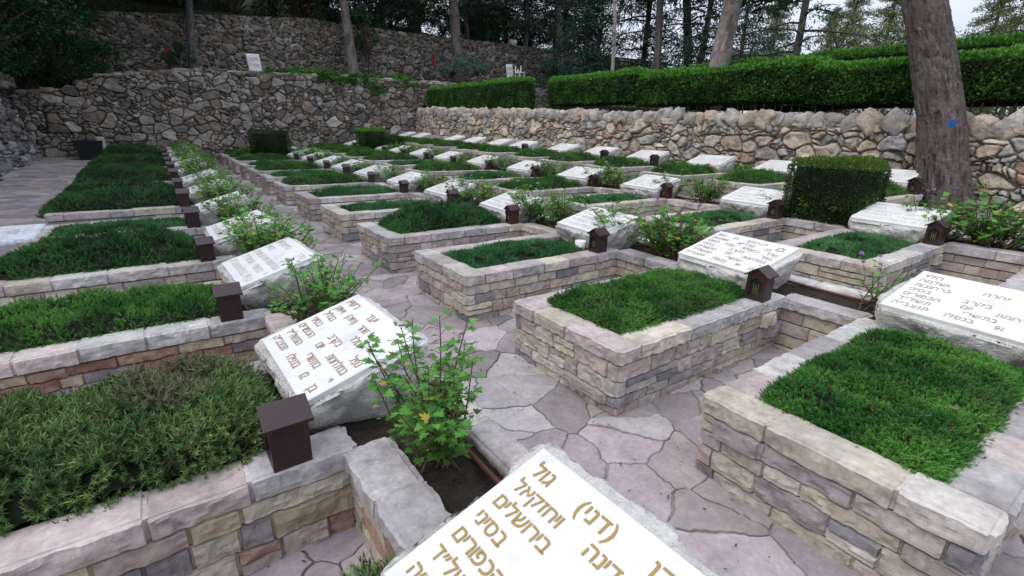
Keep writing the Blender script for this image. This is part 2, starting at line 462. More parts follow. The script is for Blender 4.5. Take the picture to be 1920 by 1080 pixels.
def ground():
    xs = np.unique(np.round(np.concatenate([[-400, -200, -100, -60], np.arange(-40, -6, 2.), [XL-.35, XL-.25], np.arange(-5.2, 8.7, .4), GX[1:-1], [8.7, XW+.05, XW+.1], np.arange(9.2, 34, 1.2), [40, 60, 100, 200, 500]]), 3))
    ys = np.unique(np.round(np.concatenate([[-400, -100, -40, -15, -8], np.arange(-5, 21, .5), [-1, 1.95, 2.05, YW-.05, YW+.05, 22, 23, 24, YU-.05, YU+.05], np.arange(26, 60, 2.), [70, 90, 150, 300, 600]]), 3))
    a, b = np.meshgrid(xs, ys, indexing='ij')
    z = terrain(a, b)-.003
    P = np.stack([a, b, z], -1)
    inside = (a > XL-.3) & (a < XW) & (b < YW)
    c = np.where(inside[..., None], np.array([.27, .235, .21]), np.array([.035, .045, .02]))
    mb = MB(); mb.grid(P, c)
    o = mb.build('ground', M_GROUT); tag(o, kind='structure')
ground()

def paving():
    rnd = random.Random(5)
    cs = .30
    x0, x1, y0, y1 = -6.0, 8.6, -3.6, 21.0
    nx, ny = int((x1-x0)/cs)+1, int((y1-y0)/cs)+1
    S = {}
    for i in range(-1, nx+1):
        for j in range(-1, ny+1):
            S[i, j] = (x0+(i+rnd.random())*cs, y0+(j+rnd.random())*cs*1.0)
    for q_ in list(S):
        if rnd.random() < .34: del S[q_]
    pal = [(.41, .34, .355), (.38, .32, .34), (.44, .375, .385), (.35, .30, .32), (.44, .405, .40), (.41, .365, .35), (.39, .335, .325), (.33, .29, .285)]
    mb = MB()
    # flags that never touch a visible strip are skipped
    bands = [(-6.0, -3.3), (-1.1, .1), (2.5, 3.3), (5.5, 6.1), (7.2, 8.6)]
    for (i, j), (px, py) in S.items():
        if not (0 <= i < nx and 0 <= j < ny): continue
        inb = any(a-.3 < px < b+.3 for a, b in bands)
        if not inb:
            # bays between beds
            ok = False
            for R in ROWS:
                if R['x0']-.3 < px < R['x1']+.3:
                    ok = not any(n+.25 < py < n+R['w']-.25 for n in R['n'])
            if not ok or py > 12: continue
        poly = [(px-1, py-1), (px+1, py-1), (px+1, py+1), (px-1, py+1)]
        for di in range(-4, 5):
            for dj in range(-4, 5):
                if (di or dj) and (i+di, j+dj) in S:
                    qx, qy = S[i+di, j+dj]
                    mx_, my = (px+qx)/2, (py+qy)/2; nx_, ny_ = qx-px, qy-py
                    out = []
                    for a in range(len(poly)):
                        A = poly[a]; B = poly[(a+1) % len(poly)]
                        da = (A[0]-mx_)*nx_+(A[1]-my)*ny_; db = (B[0]-mx_)*nx_+(B[1]-my)*ny_
                        if da <= 0: out.append(A)
                        if da*db < 0:
                            t = da/(da-db); out.append((A[0]+(B[0]-A[0])*t, A[1]+(B[1]-A[1])*t))
                    poly = out
                    if len(poly) < 3: break
            if len(poly) < 3: break
        if len(poly) < 3: continue
        near = math.hypot(px+2, py+2) < 7
        step = .022 if near else .08
        pts = []
        for a in range(len(poly)):
            A = np.array(poly[a]); B = np.array(poly[(a+1) % len(poly)])
            m = max(1, int(np.linalg.norm(B-A)/step))
            for q in range(m): pts.append(A+(B-A)*q/m)
        pts = np.array(pts); c = pts.mean(0)
        P3 = np.concatenate([pts, np.zeros((len(pts), 1))], 1)
        wv = np.stack([fbm(P3, 2.2, 1, 2)-.5, fbm(P3, 2.2, 2, 2)-.5], -1)*.16+np.stack([vnoise(P3, 9, 3)-.5, vnoise(P3, 9, 4)-.5], -1)*.05+np.stack([vnoise(P3, 28, 5)-.5, vnoise(P3, 28, 6)-.5], -1)*.022
        pts = pts+wv
        c3 = np.array([[c[0], c[1], 0]])
        c = c+np.array([fbm(c3, 2.2, 1, 2)[0]-.5, fbm(c3, 2.2, 2, 2)[0]-.5])*.16
        d = np.linalg.norm(pts-c, axis=1)[:, None]
        gap = rnd.uniform(.001, .013)
        rim = c+(pts-c)*(1-gap/np.maximum(d, .05))
        rim2 = c+(pts-c)*(1-(gap+.005)/np.maximum(d, .05))
        mid = c+(pts-c)*.55
        hz = rnd.uniform(.004, .016); tx, ty = rnd.uniform(-.012, .012), rnd.uniform(-.012, .012)
        def Z(p, h):
            return G(p[:, 0], p[:, 1])+h+(p[:, 0]-c[0])*tx+(p[:, 1]-c[1])*ty+.006*(vnoise(np.concatenate([p, p[:, :1]*0], 1), 7, 9)-.5)
        n = len(pts)
        V = np.concatenate([np.c_[rim, Z(rim, -.025)], np.c_[rim, Z(rim, hz-.004)], np.c_[rim2, Z(rim2, hz)], np.c_[mid, Z(mid, hz)], np.c_[c[None], Z(c[None], hz)]])
        Q = []; T = []
        for a in range(n):
            b = (a+1) % n
            for l in range(3): Q.append((l*n+a, l*n+b, (l+1)*n+b, (l+1)*n+a))
            T.append((3*n+a, 3*n+b, 4*n))
        col = np.array(rnd.choice(pal))*rnd.uniform(.76, 1.14)
        mb.add(V, Q, T, col)
    o = mb.build('flagstone_path', M_FLAG, None, False); tag(o, kind='structure')
paving()

# ------------------------------------------------------------------ rubble walls
def rubble(mb, org, ud, nd, L, hfun, zfun, res, cell, pal, seed, amp=.07, flat=1.0, batter=0., dark=(.06, .05, .045), tint=None):
    """heightfield wall: u along, v up; Voronoi stones"""
    org = np.array(org, float); ud = np.array(ud, float); nd = np.array(nd, float)
    nu = int(L/res)+1
    us = np.linspace(0, L, nu)
    base = np.array([zfun(org+ud*u) for u in us]); top = np.array([hfun(org+ud*u) for u in us])
    nv = int(max(top-base)/res)+2
    vs = np.linspace(0, 1, nv)
    U = np.repeat(us[:, None], nv, 1); Zr = base[:, None]+(top-base)[:, None]*vs[None]
    rng = np.random.default_rng(seed)
    P3 = np.stack([U, Zr, U*0], -1)
    Uw = U+(fbm(P3, 1.6/cell*.5, seed, 2)-.5)*cell*1.0; Vw = Zr+(fbm(P3, 1.6/cell*.5, seed+3, 2)-.5)*cell*.8
    cu, cv = cell*1.15, cell*.85*flat
    I = np.floor(Uw/cu).astype(int); J = np.floor(Vw/cv).astype(int)
    best = np.full(U.shape, 9.); sec = np.full(U.shape, 9.); ci = np.zeros(U.shape, int); cj = np.zeros(U.shape, int)
    for di in (-1, 0, 1):
        for dj in (-1, 0, 1):
            a, b = I+di, J+dj
            jx = _h(a, b, a*0, seed+1); jy = _h(a, b, a*0, seed+2); sz = _h(a, b, a*0, seed+4)
            d = np.hypot((Uw-(a+.1+.8*jx)*cu)/cu, (Vw-(b+.1+.8*jy)*cv)/cv)*(1.0+.45*(sz-.5))
            lt = d < best
            sec = np.where(lt, best, np.minimum(sec, d)); ci = np.where(lt, a, ci); cj = np.where(lt, b, cj); best = np.where(lt, d, best)
    edge = sec-best
    sub = _h(ci, cj, ci*0, seed+40) > .52
    k2 = 2.05; cu2, cv2 = cu/k2, cv/k2
    I = np.floor(Uw/cu2).astype(int); J = np.floor(Vw/cv2).astype(int)
    b2 = np.full(U.shape, 9.); s2 = np.full(U.shape, 9.); c2 = np.zeros(U.shape, int); d2 = np.zeros(U.shape, int)
    for di in (-1, 0, 1):
        for dj in (-1, 0, 1):
            a, b = I+di, J+dj
            jx = _h(a, b, a*0, seed+41); jy = _h(a, b, a*0, seed+42)
            d = np.hypot((Uw-(a+.1+.8*jx)*cu2)/cu2, (Vw-(b+.1+.8*jy)*cv2)/cv2)
            lt = d < b2
            s2 = np.where(lt, b2, np.minimum(s2, d)); c2 = np.where(lt, a, c2); d2 = np.where(lt, b, d2); b2 = np.where(lt, d, b2)
    edge = np.where(sub, np.minimum(edge*1.3, (s2-b2)*.8), edge)
    bu, bv = np.where(sub, Uw/cu2-c2-.5, Uw/cu-ci-.5), np.where(sub, Vw/cv2-d2-.5, Vw/cv-cj-.5)
    ci = np.where(sub, c2+9000, ci); cj = np.where(sub, d2+9000, cj)
    r1 = _h(ci, cj, ci*0, seed+7); r2 = _h(ci, cj, ci*0, seed+8); r3 = _h(ci, cj, ci*0, seed+9)
    body = smooth(0, .15, edge)
    h = amp*(body*(.7+.5*r1)+.9*(fbm(P3, 2.5/cell, seed+11, 4)-.5)*body) + amp*.5*body*((r2-.5)*bu+(r3-.5)*bv)*1.6
    h = h-amp*.6
    pal = np.array(pal); idx = (r3*len(pal)).astype(int).clip(0, len(pal)-1)
    C = pal[idx]*(.7+.6*r2)[..., None]
    m = smooth(.02, .075, edge)[..., None]
    C = np.array(dark)*(1-m)+C*m
    if tint is not None: C = C*tint(U, Zr)[..., None]
    P = org+ud*U[..., None]+nd*(h-batter*(Zr-base[:, None]))[..., None]
    P[..., 2] = Zr
    mb.grid(P, C)
    return us, top
_ico = None
def ico():
    global _ico
    if _ico is None:
        import bmesh
        bm = bmesh.new(); bmesh.ops.create_icosphere(bm, subdivisions=3, radius=1)
        _ico = (np.array([v.co[:] for v in bm.verts]), np.array([[v.index for v in f.verts] for f in bm.faces])); bm.free()
    return _ico
def rock(mb, c, s, seed, col, rot=0):
    V, T = ico(); V = V.copy()
    n = V/np.linalg.norm(V, axis=1)[:, None]
    V = np.sign(n)*np.abs(n)**.55
    d = 1+.8*(fbm(n, 1.6, seed, 3)-.5)+.3*(fbm(n, 4.5, seed+3, 3)-.5)
    V = V*d[:, None]*np.array(s)
    cr, sr = math.cos(rot), math.sin(rot)
    V = np.stack([V[:, 0], V[:, 1]*cr-V[:, 2]*sr, V[:, 1]*sr+V[:, 2]*cr], -1)
    mb.add(V+np.array(c), None, T, np.array(col)*(.8+.5*fbm(n, 2.5, seed+8, 3))[:, None])

WPAL = [(.52, .45, .36), (.55, .49, .40), (.47, .38, .30), (.43, .41, .38), (.58, .52, .43), (.50, .36, .26), (.40, .35, .31), (.48, .46, .43)]
GPAL = [(.20, .175, .15), (.26, .23, .20), (.15, .135, .12), (.31, .28, .25), (.24, .19, .15), (.44, .41, .37)]
def rtop(y): return 2.0+.022*y
rw = MB()
rnd = random.Random(3)
rubble(rw, (8.60, -3.5, 0), (0, 1, 0), (-1, 0, 0), 24.5, lambda p: rtop(p[1])-.13, lambda p: float(G(8.6, p[1]))-.12, .018, .33, WPAL, 21, amp=.11, dark=(.075, .06, .05))
y = -3.5
while y < 20.9:
    s = rnd.uniform(.10, .24)
    rock(rw, (8.72+rnd.uniform(-.06, .04), y+s*.8, rtop(y)-.14+rnd.uniform(-.02, .05)), (.17, s*1.0, rnd.uniform(.14, .20)), rnd.randrange(9999), rnd.choice([(.44, .40, .36), (.48, .45, .41), (.33, .30, .27), (.50, .41, .33), (.40, .37, .34)]), rnd.uniform(-.7, .7))
    y += s*1.75
box(rw, (8.64, -3.5, .3), (9.05, 21, 1.85), (.2, .17, .15))
rwo = rw.build('retaining_wall', M_RUB)
tag(rwo, 'long tan rubble retaining wall of rounded stones below the clipped hedges', 'wall')

def btop(x): return float(np.interp(x, [-6, -4.5, -3.3, 0, 3, 9, 17], [2.5, 2.65, 3.2, 3.62, 3.68, 3.75, 3.8]))
def bbase(p): return float(terrain(min(p[0], 8.6), 20.9)) if p[0] < 8.7 else float(terrain(p[0], 20.9))
bw = MB()
rubble(bw, (-5.6, 20.96, 0), (1, 0, 0), (0, -1, 0), 22.6, lambda p: btop(p[0])-.1, lambda p: bbase(p)-.12, .026, .36, GPAL+[(.36, .32, .28), (.30, .24, .19)], 31, amp=.10, dark=(.02, .017, .015),
       tint=None)
x = -5.5
while x < 17:
    s = rnd.uniform(.14, .28)
    rock(bw, (x+s*.8, 21.2, btop(x)-.12+rnd.uniform(-.02, .05)), (s, .2, rnd.uniform(.08, .15)), rnd.randrange(9999), rnd.choice(GPAL), 0)
    x += s*1.5
box(bw, (-5.6, 21.2, .3), (17, 21.5, 2.4), (.1, .09, .08))
tag(bw.build('back_wall', M_RUB), 'grey rubble wall closing the far end of the grave rows', 'wall')

uw = MB()
def utop(x): return float(np.interp(x, [-8, -4, 5, 10, 26, 32], [5.5, 5.65, 6.5, 6.45, 6.7, 6.8]))
rubble(uw, (-8, 24.95, 0), (1, 0, 0), (0, -1, 0), 40, lambda p: utop(p[0]), lambda p: 3.3, .045, .30, [(.20, .17, .14), (.25, .21, .17), (.16, .14, .12), (.30, .26, .22), (.38, .34, .30)], 41, amp=.10, flat=.72, dark=(.02, .018, .016),
       tint=None)
box(uw, (-8, 25.2, 3.3), (32, 25.6, 5.4), (.1, .09, .08))
tag(uw.build('upper_wall', M_RUB), 'tall coursed rubble wall on the upper terrace under the trees', 'wall')

lw = MB()
rubble(lw, (XL, 2.0, 0), (0, 1, 0), (1, 0, 0), 19.2, lambda p: 2.75+.25*math.sin(p[1]*.7), lambda p: float(G(XL, p[1]))-.15, .035, .38, [(.20, .19, .19), (.25, .24, .25), (.14, .13, .12), (.36, .36, .37)], 51, amp=.26, batter=.22, dark=(.03, .026, .022))
for i in range(60):
    yy = rnd.uniform(2.2, 21); rock(lw, (XL-.45+rnd.uniform(-.1, .1), yy, 2.7+rnd.uniform(-.1, .12)), (rnd.uniform(.15, .35), rnd.uniform(.2, .4), rnd.uniform(.12, .25)), rnd.randrange(9999), rnd.choice(GPAL))
tag(lw.build('rock_face', M_RUB), 'craggy leaning rock wall beside the left path', 'wall')

# ------------------------------------------------------------------ grave markers with lettering
_GL = {}
def glyph(ch, bold):
    bold = 0
    if (ch, bold) in _GL: return _GL[ch, bold]
    if ch == 'ד':
        e = 0
        V = np.array([(0-e, .51-e, 0), (.49+e, .51-e, 0), (.49+e, .59+e, 0), (0-e, .59+e, 0), (.32-e, -e, 0), (.41+e, -e, 0), (.41+e, .51-e, 0), (.32-e, .51-e, 0)])
        F = [(0, 1, 2, 3), (4, 5, 6, 7)]
    elif ch == 'ת':
        qs = [(.05, .51, .36, .59), (.36, .49, .43, .585), (.40, .40, .49, .54), (.405, 0, .495, .40), (.13, .09, .21, .51), (.0, 0, .13, .075), (.10, .02, .19, .11)]
        V = np.array([(a, b, 0) for x0, y0, x1, y1 in qs for a, b in ((x0, y0), (x1, y0), (x1, y1), (x0, y1))])
        V[:, 2] = np.repeat(np.arange(len(qs)), 4)*.0004
        F = [(4*i, 4*i+1, 4*i+2, 4*i+3) for i in range(len(qs))]
    else:
        cu = bpy.data.curves.new('w', 'FONT'); cu.body = ch; cu.size = 1; cu.offset = 0; cu.resolution_u = 2
        o = bpy.data.objects.new('w', cu); COL.objects.link(o)
        dg = bpy.context.evaluated_depsgraph_get(); dg.update()
        me = bpy.data.meshes.new_from_object(o.evaluated_get(dg))
        V = np.array([v.co[:] for v in me.vertices]) if len(me.vertices) else np.zeros((0, 3))
        F = [tuple(p.vertices) for p in me.polygons]
        bpy.data.objects.remove(o); bpy.data.meshes.remove(me)
        if len(V): V[:, 0] -= V[:, 0].min()
    _GL[ch, bold] = (V, F); return V, F
def word_mesh(txt, bold):
    Vs = []; F = []; n = 0; x = 0
    for ch in txt[::-1].translate(str.maketrans('()', ')(')):
        V, f = glyph(ch, bold)
        if not len(V): x += .25; continue
        Vs.append(V+[x, 0, 0]); F += [tuple(i+n for i in q) for q in f]; n += len(V); x += V[:, 0].max()+.085
    return np.concatenate(Vs), F
FL, FWD = .585, .80    # face length (slope), width
def lettering(lines, name, mtl, star=None, bold=.012):
    V = []; F = []; n = 0
    H = FL-.08; step = H/len(lines)
    for li, ln_ in enumerate(lines):
        ws, sc = ln_[:2]; fr = ln_[2] if len(ln_) > 2 else 1
        size = step*.92*sc; ty = FL-.04-step*(li+1)+step*.22
        ms = []
        for wd in ws:
            if wd == '': ms.append(None); continue
            v, f = word_mesh(wd, bold); 
            if len(v): v = v*size; v[:, 0] -= v[:, 0].min()
            ms.append((v, f, v[:, 0].max() if len(v) else .03))
        tot = sum(m[2] for m in ms if m); W = (FWD-.09)*fr; x_left = -(FWD-.09)/2
        if tot > W*.92:
            k = W*.92/tot; ms = [(m[0]*k, m[1], m[2]*k) if m else None for m in ms]; tot *= k
        gap = (W-tot)/max(1, len(ms)-1) if len(ms) > 1 else 0
        x = x_left+W
        for m in ms:
            if m is None: x -= gap; continue
            v, f, wd = m; x -= wd
            for bi, (bx, by) in enumerate([(0, 0), (1, .4), (-.6, 1), (-.5, -.9), (.6, -.7)][:1 if bold < .004 else 5]):
                vv = np.stack([v[:, 1]+ty+by*bold*size, -(v[:, 0]+x+bx*bold*size), v[:, 2]+.0020+.00015*bi], -1)
                V += [tuple(p) for p in vv]; F += [tuple(i+n for i in q) for q in f]; n += len(vv)
            x -= gap
    if star:
        cx, cy, r = star
        for t0 in (0, 1):
            for e in range(3):
                a0 = math.radians(90+t0*180+e*120); a1 = a0+math.radians(120)
                p = np.array([math.sin(a0)*r, math.cos(a0)*r]); q = np.array([math.sin(a1)*r, math.cos(a1)*r])
                d = (q-p)/np.linalg.norm(q-p); w_ = np.array([-d[1], d[0]])*.0025
                quad = [p-w_, q-w_, q+w_, p+w_]
                V += [(cx+a, cy+b, .0028) for a, b in quad]; F.append((n, n+1, n+2, n+3)); n += 4
    me = bpy.data.meshes.new(name); me.from_pydata(V, [], F); me.materials.append(mtl); me.update()
    return me
Q = '״'
TAIL = lambda age, yom='י׳': [(['נפל', 'בקרב', 'בסיני'], 1), (['במלחמת', 'יום', 'הכפורים'], 1), ([yom, 'בתשרי', 'התשל'+Q+'ד'], 1), (['בן', age, 'בנפלו', 'תנצב'+Q+'ה'], 1)]
L_FRONT = lettering([(['דן', '(דני)', 'גול'], 1.15, .70), (['בן', 'דינה', 'ויחזקאל'], 1, .78), (['נולד', 'בירושלים'], 1, .72)]+TAIL('20'), 'inscription', M_GOLD, bold=.015)
L_SECOND = lettering([(['יעד', 'רשא'], 1.15, .55), (['בן', 'זוהר', '(חיה)', 'ואיתן'], .95, .8), (['נולד', 'בגליל'], 1, .75)]+TAIL('21'), 'inscription', M_LETT, star=(.49, -.33, .022), bold=.012)
L_RIGHT = lettering([(['עזרא', 'הלוי'], 1.1), (['בן', 'זהרה', 'ושלמה'], 1), (['נולד', 'ברחובות'], 1)]+TAIL('19')[:2]+[(['י׳', 'בתשרי', 'תשל'+Q+'ד'], 1), (['בן', '19', 'בנפלו', 'תנצב'+Q+'ה'], 1)], 'inscription', M_LETT, bold=.005)
L_MID = lettering([(['דן-יעקב', 'בן', 'חמו'], 1.0, .72), (['בן', 'גורדיש', 'ושמעון'], 1, .85), (['נולד', 'באגדיר', 'עלה', 'תשט'], 1)]+TAIL('19'), 'inscription', M_LETT, star=(.485, -.30, .045), bold=.008)
L_FAR = lettering([(['נולד', 'בירושלים'], 1), (['נפל', 'בסיני'], 1)]+TAIL('19')[1:], 'inscription', M_FAINT, bold=.002)

def marker_block(seed):
    mb = MB(); rng = random.Random(seed)
    L, Wd = FL+.05, FWD+.05
    n = 34; m = 40; q = 14
    def T(P):   # P in unit-ish box coords: x 0..L, y -W/2..W/2, t 0(bottom)..1(top)
        x, y, t = P[..., 0], P[..., 1], P[..., 2]
        zt = .15+x*.29
        bul = 1-.22*(1-t)**1.6+.05*np.sin(t*3.1)
        cx = L*.5
        return np.stack([cx+(x-cx)*bul, y*bul, -.07+(zt+.07)*t], -1)
    pts = []
    for face in range(5):
        if face < 4:
            s = np.linspace(0, 1, m if face % 2 == 0 else n); t = np.linspace(0, 1, q)
            a, b = np.meshgrid(s, t, indexing='ij')
            if face == 0: P = np.stack([a*0, (a-.5)*-Wd, b], -1)
            if face == 2: P = np.stack([a*0+L, (a-.5)*Wd, b], -1)
            if face == 1: P = np.stack([a*L, a*0-Wd/2, b], -1)
            if face == 3: P = np.stack([(1-a)*L, a*0+Wd/2, b], -1)
        else:
            a, b = np.meshgrid(np.linspace(0, L, n), np.linspace(-Wd/2, Wd/2, m), indexing='ij'); P = np.stack([a, b, a*0+1], -1)
        # round the plan corners, roughen
        x, y, t = P[..., 0], P[..., 1], P[..., 2]
        W3 = T(P); ctr = np.array([L/2, 0, 0])
        dirn = W3-ctr; dirn[..., 2] = 0; ln = np.linalg.norm(dirn, axis=-1, keepdims=True)+1e-6; dirn = dirn/ln
        edge = np.maximum(np.abs(x-L/2)/(L/2), np.abs(y)/(Wd/2))
        rgh = smooth(.93, 1, edge)
        corner = smooth(.8, 1, np.abs(x-L/2)/(L/2))*smooth(.8, 1, np.abs(y)/(Wd/2))
        nz = (fbm(W3, 6, seed, 3)-.55)*.13+(1-np.abs(2*vnoise(W3, 13, seed+5)-1)-.6)*.03
        W3 = W3+dirn*(nz*rgh*(1-.75*(t > .99))-.03*corner)[..., None]
        W3[..., 2] -= .022*(t > .99)+.012*rgh*(t > .99)
        if face in (0, 1, 2, 3): pass
        mb.grid(W3, np.array([.66, .64, .605])*(.85+.3*fbm(W3, 5, seed+2, 2))[..., None])
    me = mb.mesh('stone_block', M_BLOCK)
    return me
BLOCKS = [marker_block(s) for s in (3, 14, 25, 36)]
def face_mesh():
    mb = MB(); e = .004
    x0, x1, y0, y1 = .005, FL, -FWD/2, FWD/2
    # slab with tiny chamfer
    def ring(i, z): return [(x0+i, y0+i, z), (x1-i, y0+i, z), (x1-i, y1-i, z), (x0+i, y1-i, z)]
    V = ring(0, -.03)+ring(0, -e)+ring(e, 0)
    Qd = []
    for l in (0, 4):
        for i in range(4):
            j = (i+1) % 4; Qd.append((l+i, l+j, l+4+j, l+4+i))
    Qd.append((8, 9, 10, 11))
    mb.add(V, Qd); return mb.mesh('inscribed_face', M_FACE, False)
FACE = face_mesh()
SLOPE = math.atan(.29)
def make_marker(ri, k):
    R = ROWS[ri]; n = R['n'][k]; zt = R['top'](n); rnd = random.Random(77*ri+k)
    if ri == 3 and k in (10,): return
    xl = R['x1']-.16 if ri else R['x1']-.17
    yc = n+R['w']/2+(.07 if ri == 0 else .03)+rnd.uniform(-.03, .03)
    desc = {(0, 0): 'big white gravestone with gold lettering in the bottom foreground',
            (0, 1): 'white gravestone with brown lettering beside the tall leafy geranium',
            (1, 0): 'white gravestone with brown lettering at the right edge behind the large green bed',
            (1, 1): 'white gravestone with a small star beside the open-windowed lantern'}
    lab = desc.get((ri, k), f'white inscribed gravestone, {ORD[k]} of the {ROWNAME[ri]}')
    root = thing('gravestone', (xl, yc, zt), lab, 'gravestone', 'white gravestones', rz=rnd.uniform(-.05, .05)+(-.08 if ri in (1, 2) and k < 4 else 0))
    b = link(BLOCKS[rnd.randrange(4)], 'stone_block', root)
    if ri == 1 and k == 0: b.location = (0, 0, 0)
    f = link(FACE, 'inscribed_face', root); f.location = (.022, 0, .15+.03*.29+.002); f.rotation_euler = (0, -SLOPE, 0)
    lt = {(0, 0): L_FRONT, (0, 1): L_SECOND, (1, 0): L_RIGHT, (1, 1): L_MID, (0, 2): L_SECOND if False else L_FAR}.get((ri, k))
    if lt is None: lt = L_FAR
    g = link(lt, 'inscription', root); g.location = f.location; g.rotation_euler = f.rotation_euler
    if ri == 0 and k == 1: root.rotation_euler = (0, 0, .03)
for ri in range(4):
    for k in range(len(ROWS[ri]['n'])): make_marker(ri, k)

# ------------------------------------------------------------------ lanterns
def lantern_parts():
    w2, d2, h = .066, .066, .185
    b = MB()
    # body with an arched window opening facing the foot of the bed (-x)
    def q(*p): b.add(p, [(0, 1, 2, 3)])
    V = [(-d2, -w2, 0), (d2, -w2, 0), (d2, w2, 0), (-d2, w2, 0), (-d2, -w2, h), (d2, -w2, h), (d2, w2, h), (-d2, w2, h)]
    b.add(V, [(0, 1, 5, 4), (1, 2, 6, 5), (2, 3, 7, 6), (0, 3, 2, 1)])
    ap = h+.045
    b.add([(d2, -w2, h), (d2, w2, h), (d2, 0, ap)], None, [(0, 1, 2)])
    # front frame around the opening
    ow, o0, o1, oa = .042, .03, .135, .165
    inner = [(-ow, o0), (ow, o0), (ow, o1), (0, oa), (-ow, o1)]
    outer = [(-w2, 0), (w2, 0), (w2, h), (0, ap), (-w2, h)]
    P = [(-d2, y, z) for y, z in outer]+[(-d2, y, z) for y, z in inner]+[(-d2+.012, y, z) for y, z in inner]
    Qs = []
    for i in range(5):
        j = (i+1) % 5; Qs += [(i, 5+i, 5+j, j), (5+i, 10+i, 10+j, 5+j)]
    b.add(P, Qs)
    for i in range(8):   # vent holes row
        y = 0; x = -.045+i*.013
        b.add([(x, -w2-.001, h-.028), (x+.006, -w2-.001, h-.028), (x+.006, -w2-.001, h-.021), (x, -w2-.001, h-.021)], [(0, 1, 2, 3)])
    body = b.mesh('body', M_METAL, False)
    r = MB(); ov = .02; rx = d2+.016; ry = w2+ov
    for s in (-1, 1):
        e0 = (0, ap+.012); e1 = (s*ry, ap+.012-(ap-h)/w2*ry)
        t = .006
        V = []
        for x in (-rx, rx):
            V += [(x, e0[0], e0[1]), (x, e1[0], e1[1]), (x, e1[0], e1[1]-t-.006), (x, e0[0], e0[1]-t)]
        r.add(V, [(0, 1, 5, 4), (1, 2, 6, 5), (2, 3, 7, 6), (0, 3, 2, 1), (4, 5, 6, 7)])
    roof = r.mesh('roof', M_METAL, False)
    g = MB(); g.add([(-d2+.012, y, z) for y, z in inner], [(0, 1, 2, 4)], [(2, 3, 4)])
    glass = g.mesh('window', M_GLASS, False)
    fr = MB()
    for (y0, y1, z0, z1) in [(-.018, -.014, .05, .12), (.014, .018, .05, .12), (-.014, .014, .08, .085), (-.003, .003, .05, .11)]:
        box(fr, (-d2+.0085, y0, z0), (-d2+.0105, y1, z1))
    grille = fr.mesh('grille', M_GRIL, False)
    return body, roof, glass, grille
LP = lantern_parts()
def lantern(ri, k, loc, rz, lab=None, sc=1):
    root = thing('memorial_lantern', loc, lab or f'brown metal memorial lantern, {ORD[k]} of the {ROWNAME[ri]}', 'lantern', 'brown memorial lanterns', rz)
    for me, nm in zip(LP, ('body', 'roof', 'window', 'grille')): link(me, nm, root)
    root.scale = (sc, sc, sc)
LX = {0: [-1.82]*14, 1: [1.63, 1.63, 1.65, 1.78, 1.85, 1.78, 1.85]+[1.85]*8, 2: [4.7, 4.78, 4.78, 5.0, 5.0, 5.0, 5.0]+[5.0]*8, 3: [7.3]*14}
for ri in range(4):
    for k, n in enumerate(ROWS[ri]['n']):
        if ri == 3 and k not in (0, 3, 4, 6): continue
        if ri == 0 and k == 0: continue
        rr = random.Random(k*5+ri)
        lantern(ri, k, (LX[ri][k], n+.062, ROWS[ri]['top'](n)+.004), rr.uniform(-.12, .12), sc=rr.uniform(.95, 1.12) if k != 1 else 1.1,
                lab={(0, 1): 'brown lantern with vent holes in its side, at the near left bed', (1, 1): 'brown lantern with a clear barred window at the corner of the bright green bed'}.get((ri, k)))
lantern(2, 0, (5.02, ROWS[2]['n'][2]+.30, ROWS[2]['top'](1)-.03), .3, 'small open lantern beside another lantern in the third row', .8)

# ------------------------------------------------------------------ foliage tools
def basis(dirs, twist):
    d = dirs/np.linalg.norm(dirs, axis=1)[:, None]
    ref = np.where(np.abs(d[:, 2:3]) < .95, np.array([[0, 0, 1.]]), np.array([[1., 0, 0]]))
    a = np.cross(ref, d); a /= np.linalg.norm(a, axis=1)[:, None]; b = np.cross(d, a)
    c, s = np.cos(twist)[:, None], np.sin(twist)[:, None]
    return np.stack([a*c+b*s, -a*s+b*c, d], -1)   # columns: x, y, z(axis)
def inst(mb, tV, tT, P, B, S, C, tC=None):
    N = len(P); k = len(tV)
    V = np.einsum('nij,kj->nki', B, tV)*np.asarray(S).reshape(N, 1, 1)+P[:, None]
    T = (tT[None]+(np.arange(N)*k)[:, None, None]).reshape(-1, 3)
    Cc = np.repeat(np.asarray(C)[:, None], k, 1)
    if tC is not None: Cc = Cc*tC[None, :, None]
    mb.add(V.reshape(-1, 3), None, T, Cc.reshape(-1, 3))
def sprig(seed, nn=16, L=.036, nl=.0125, nw=.0038):
    r = random.Random(seed); V = []; T = []; C = []
    for i in range(nn):
        h = L*(i+.6)/nn; a = i*2.4+r.random(); up = .45+.55*i/nn
        d = np.array([math.cos(a)*(1.15-up*.55), math.sin(a)*(1.15-up*.55), up]); d /= np.linalg.norm(d)
        s = np.array([-math.sin(a), math.cos(a), 0])*nw/2
        p = np.array([0, 0, h]); ln = nl*r.uniform(.7, 1.2)
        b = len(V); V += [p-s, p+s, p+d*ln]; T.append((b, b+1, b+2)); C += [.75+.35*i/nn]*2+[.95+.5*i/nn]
    return np.array(V), np.array(T), np.array(C)
SPR = [sprig(i) for i in range(4)]
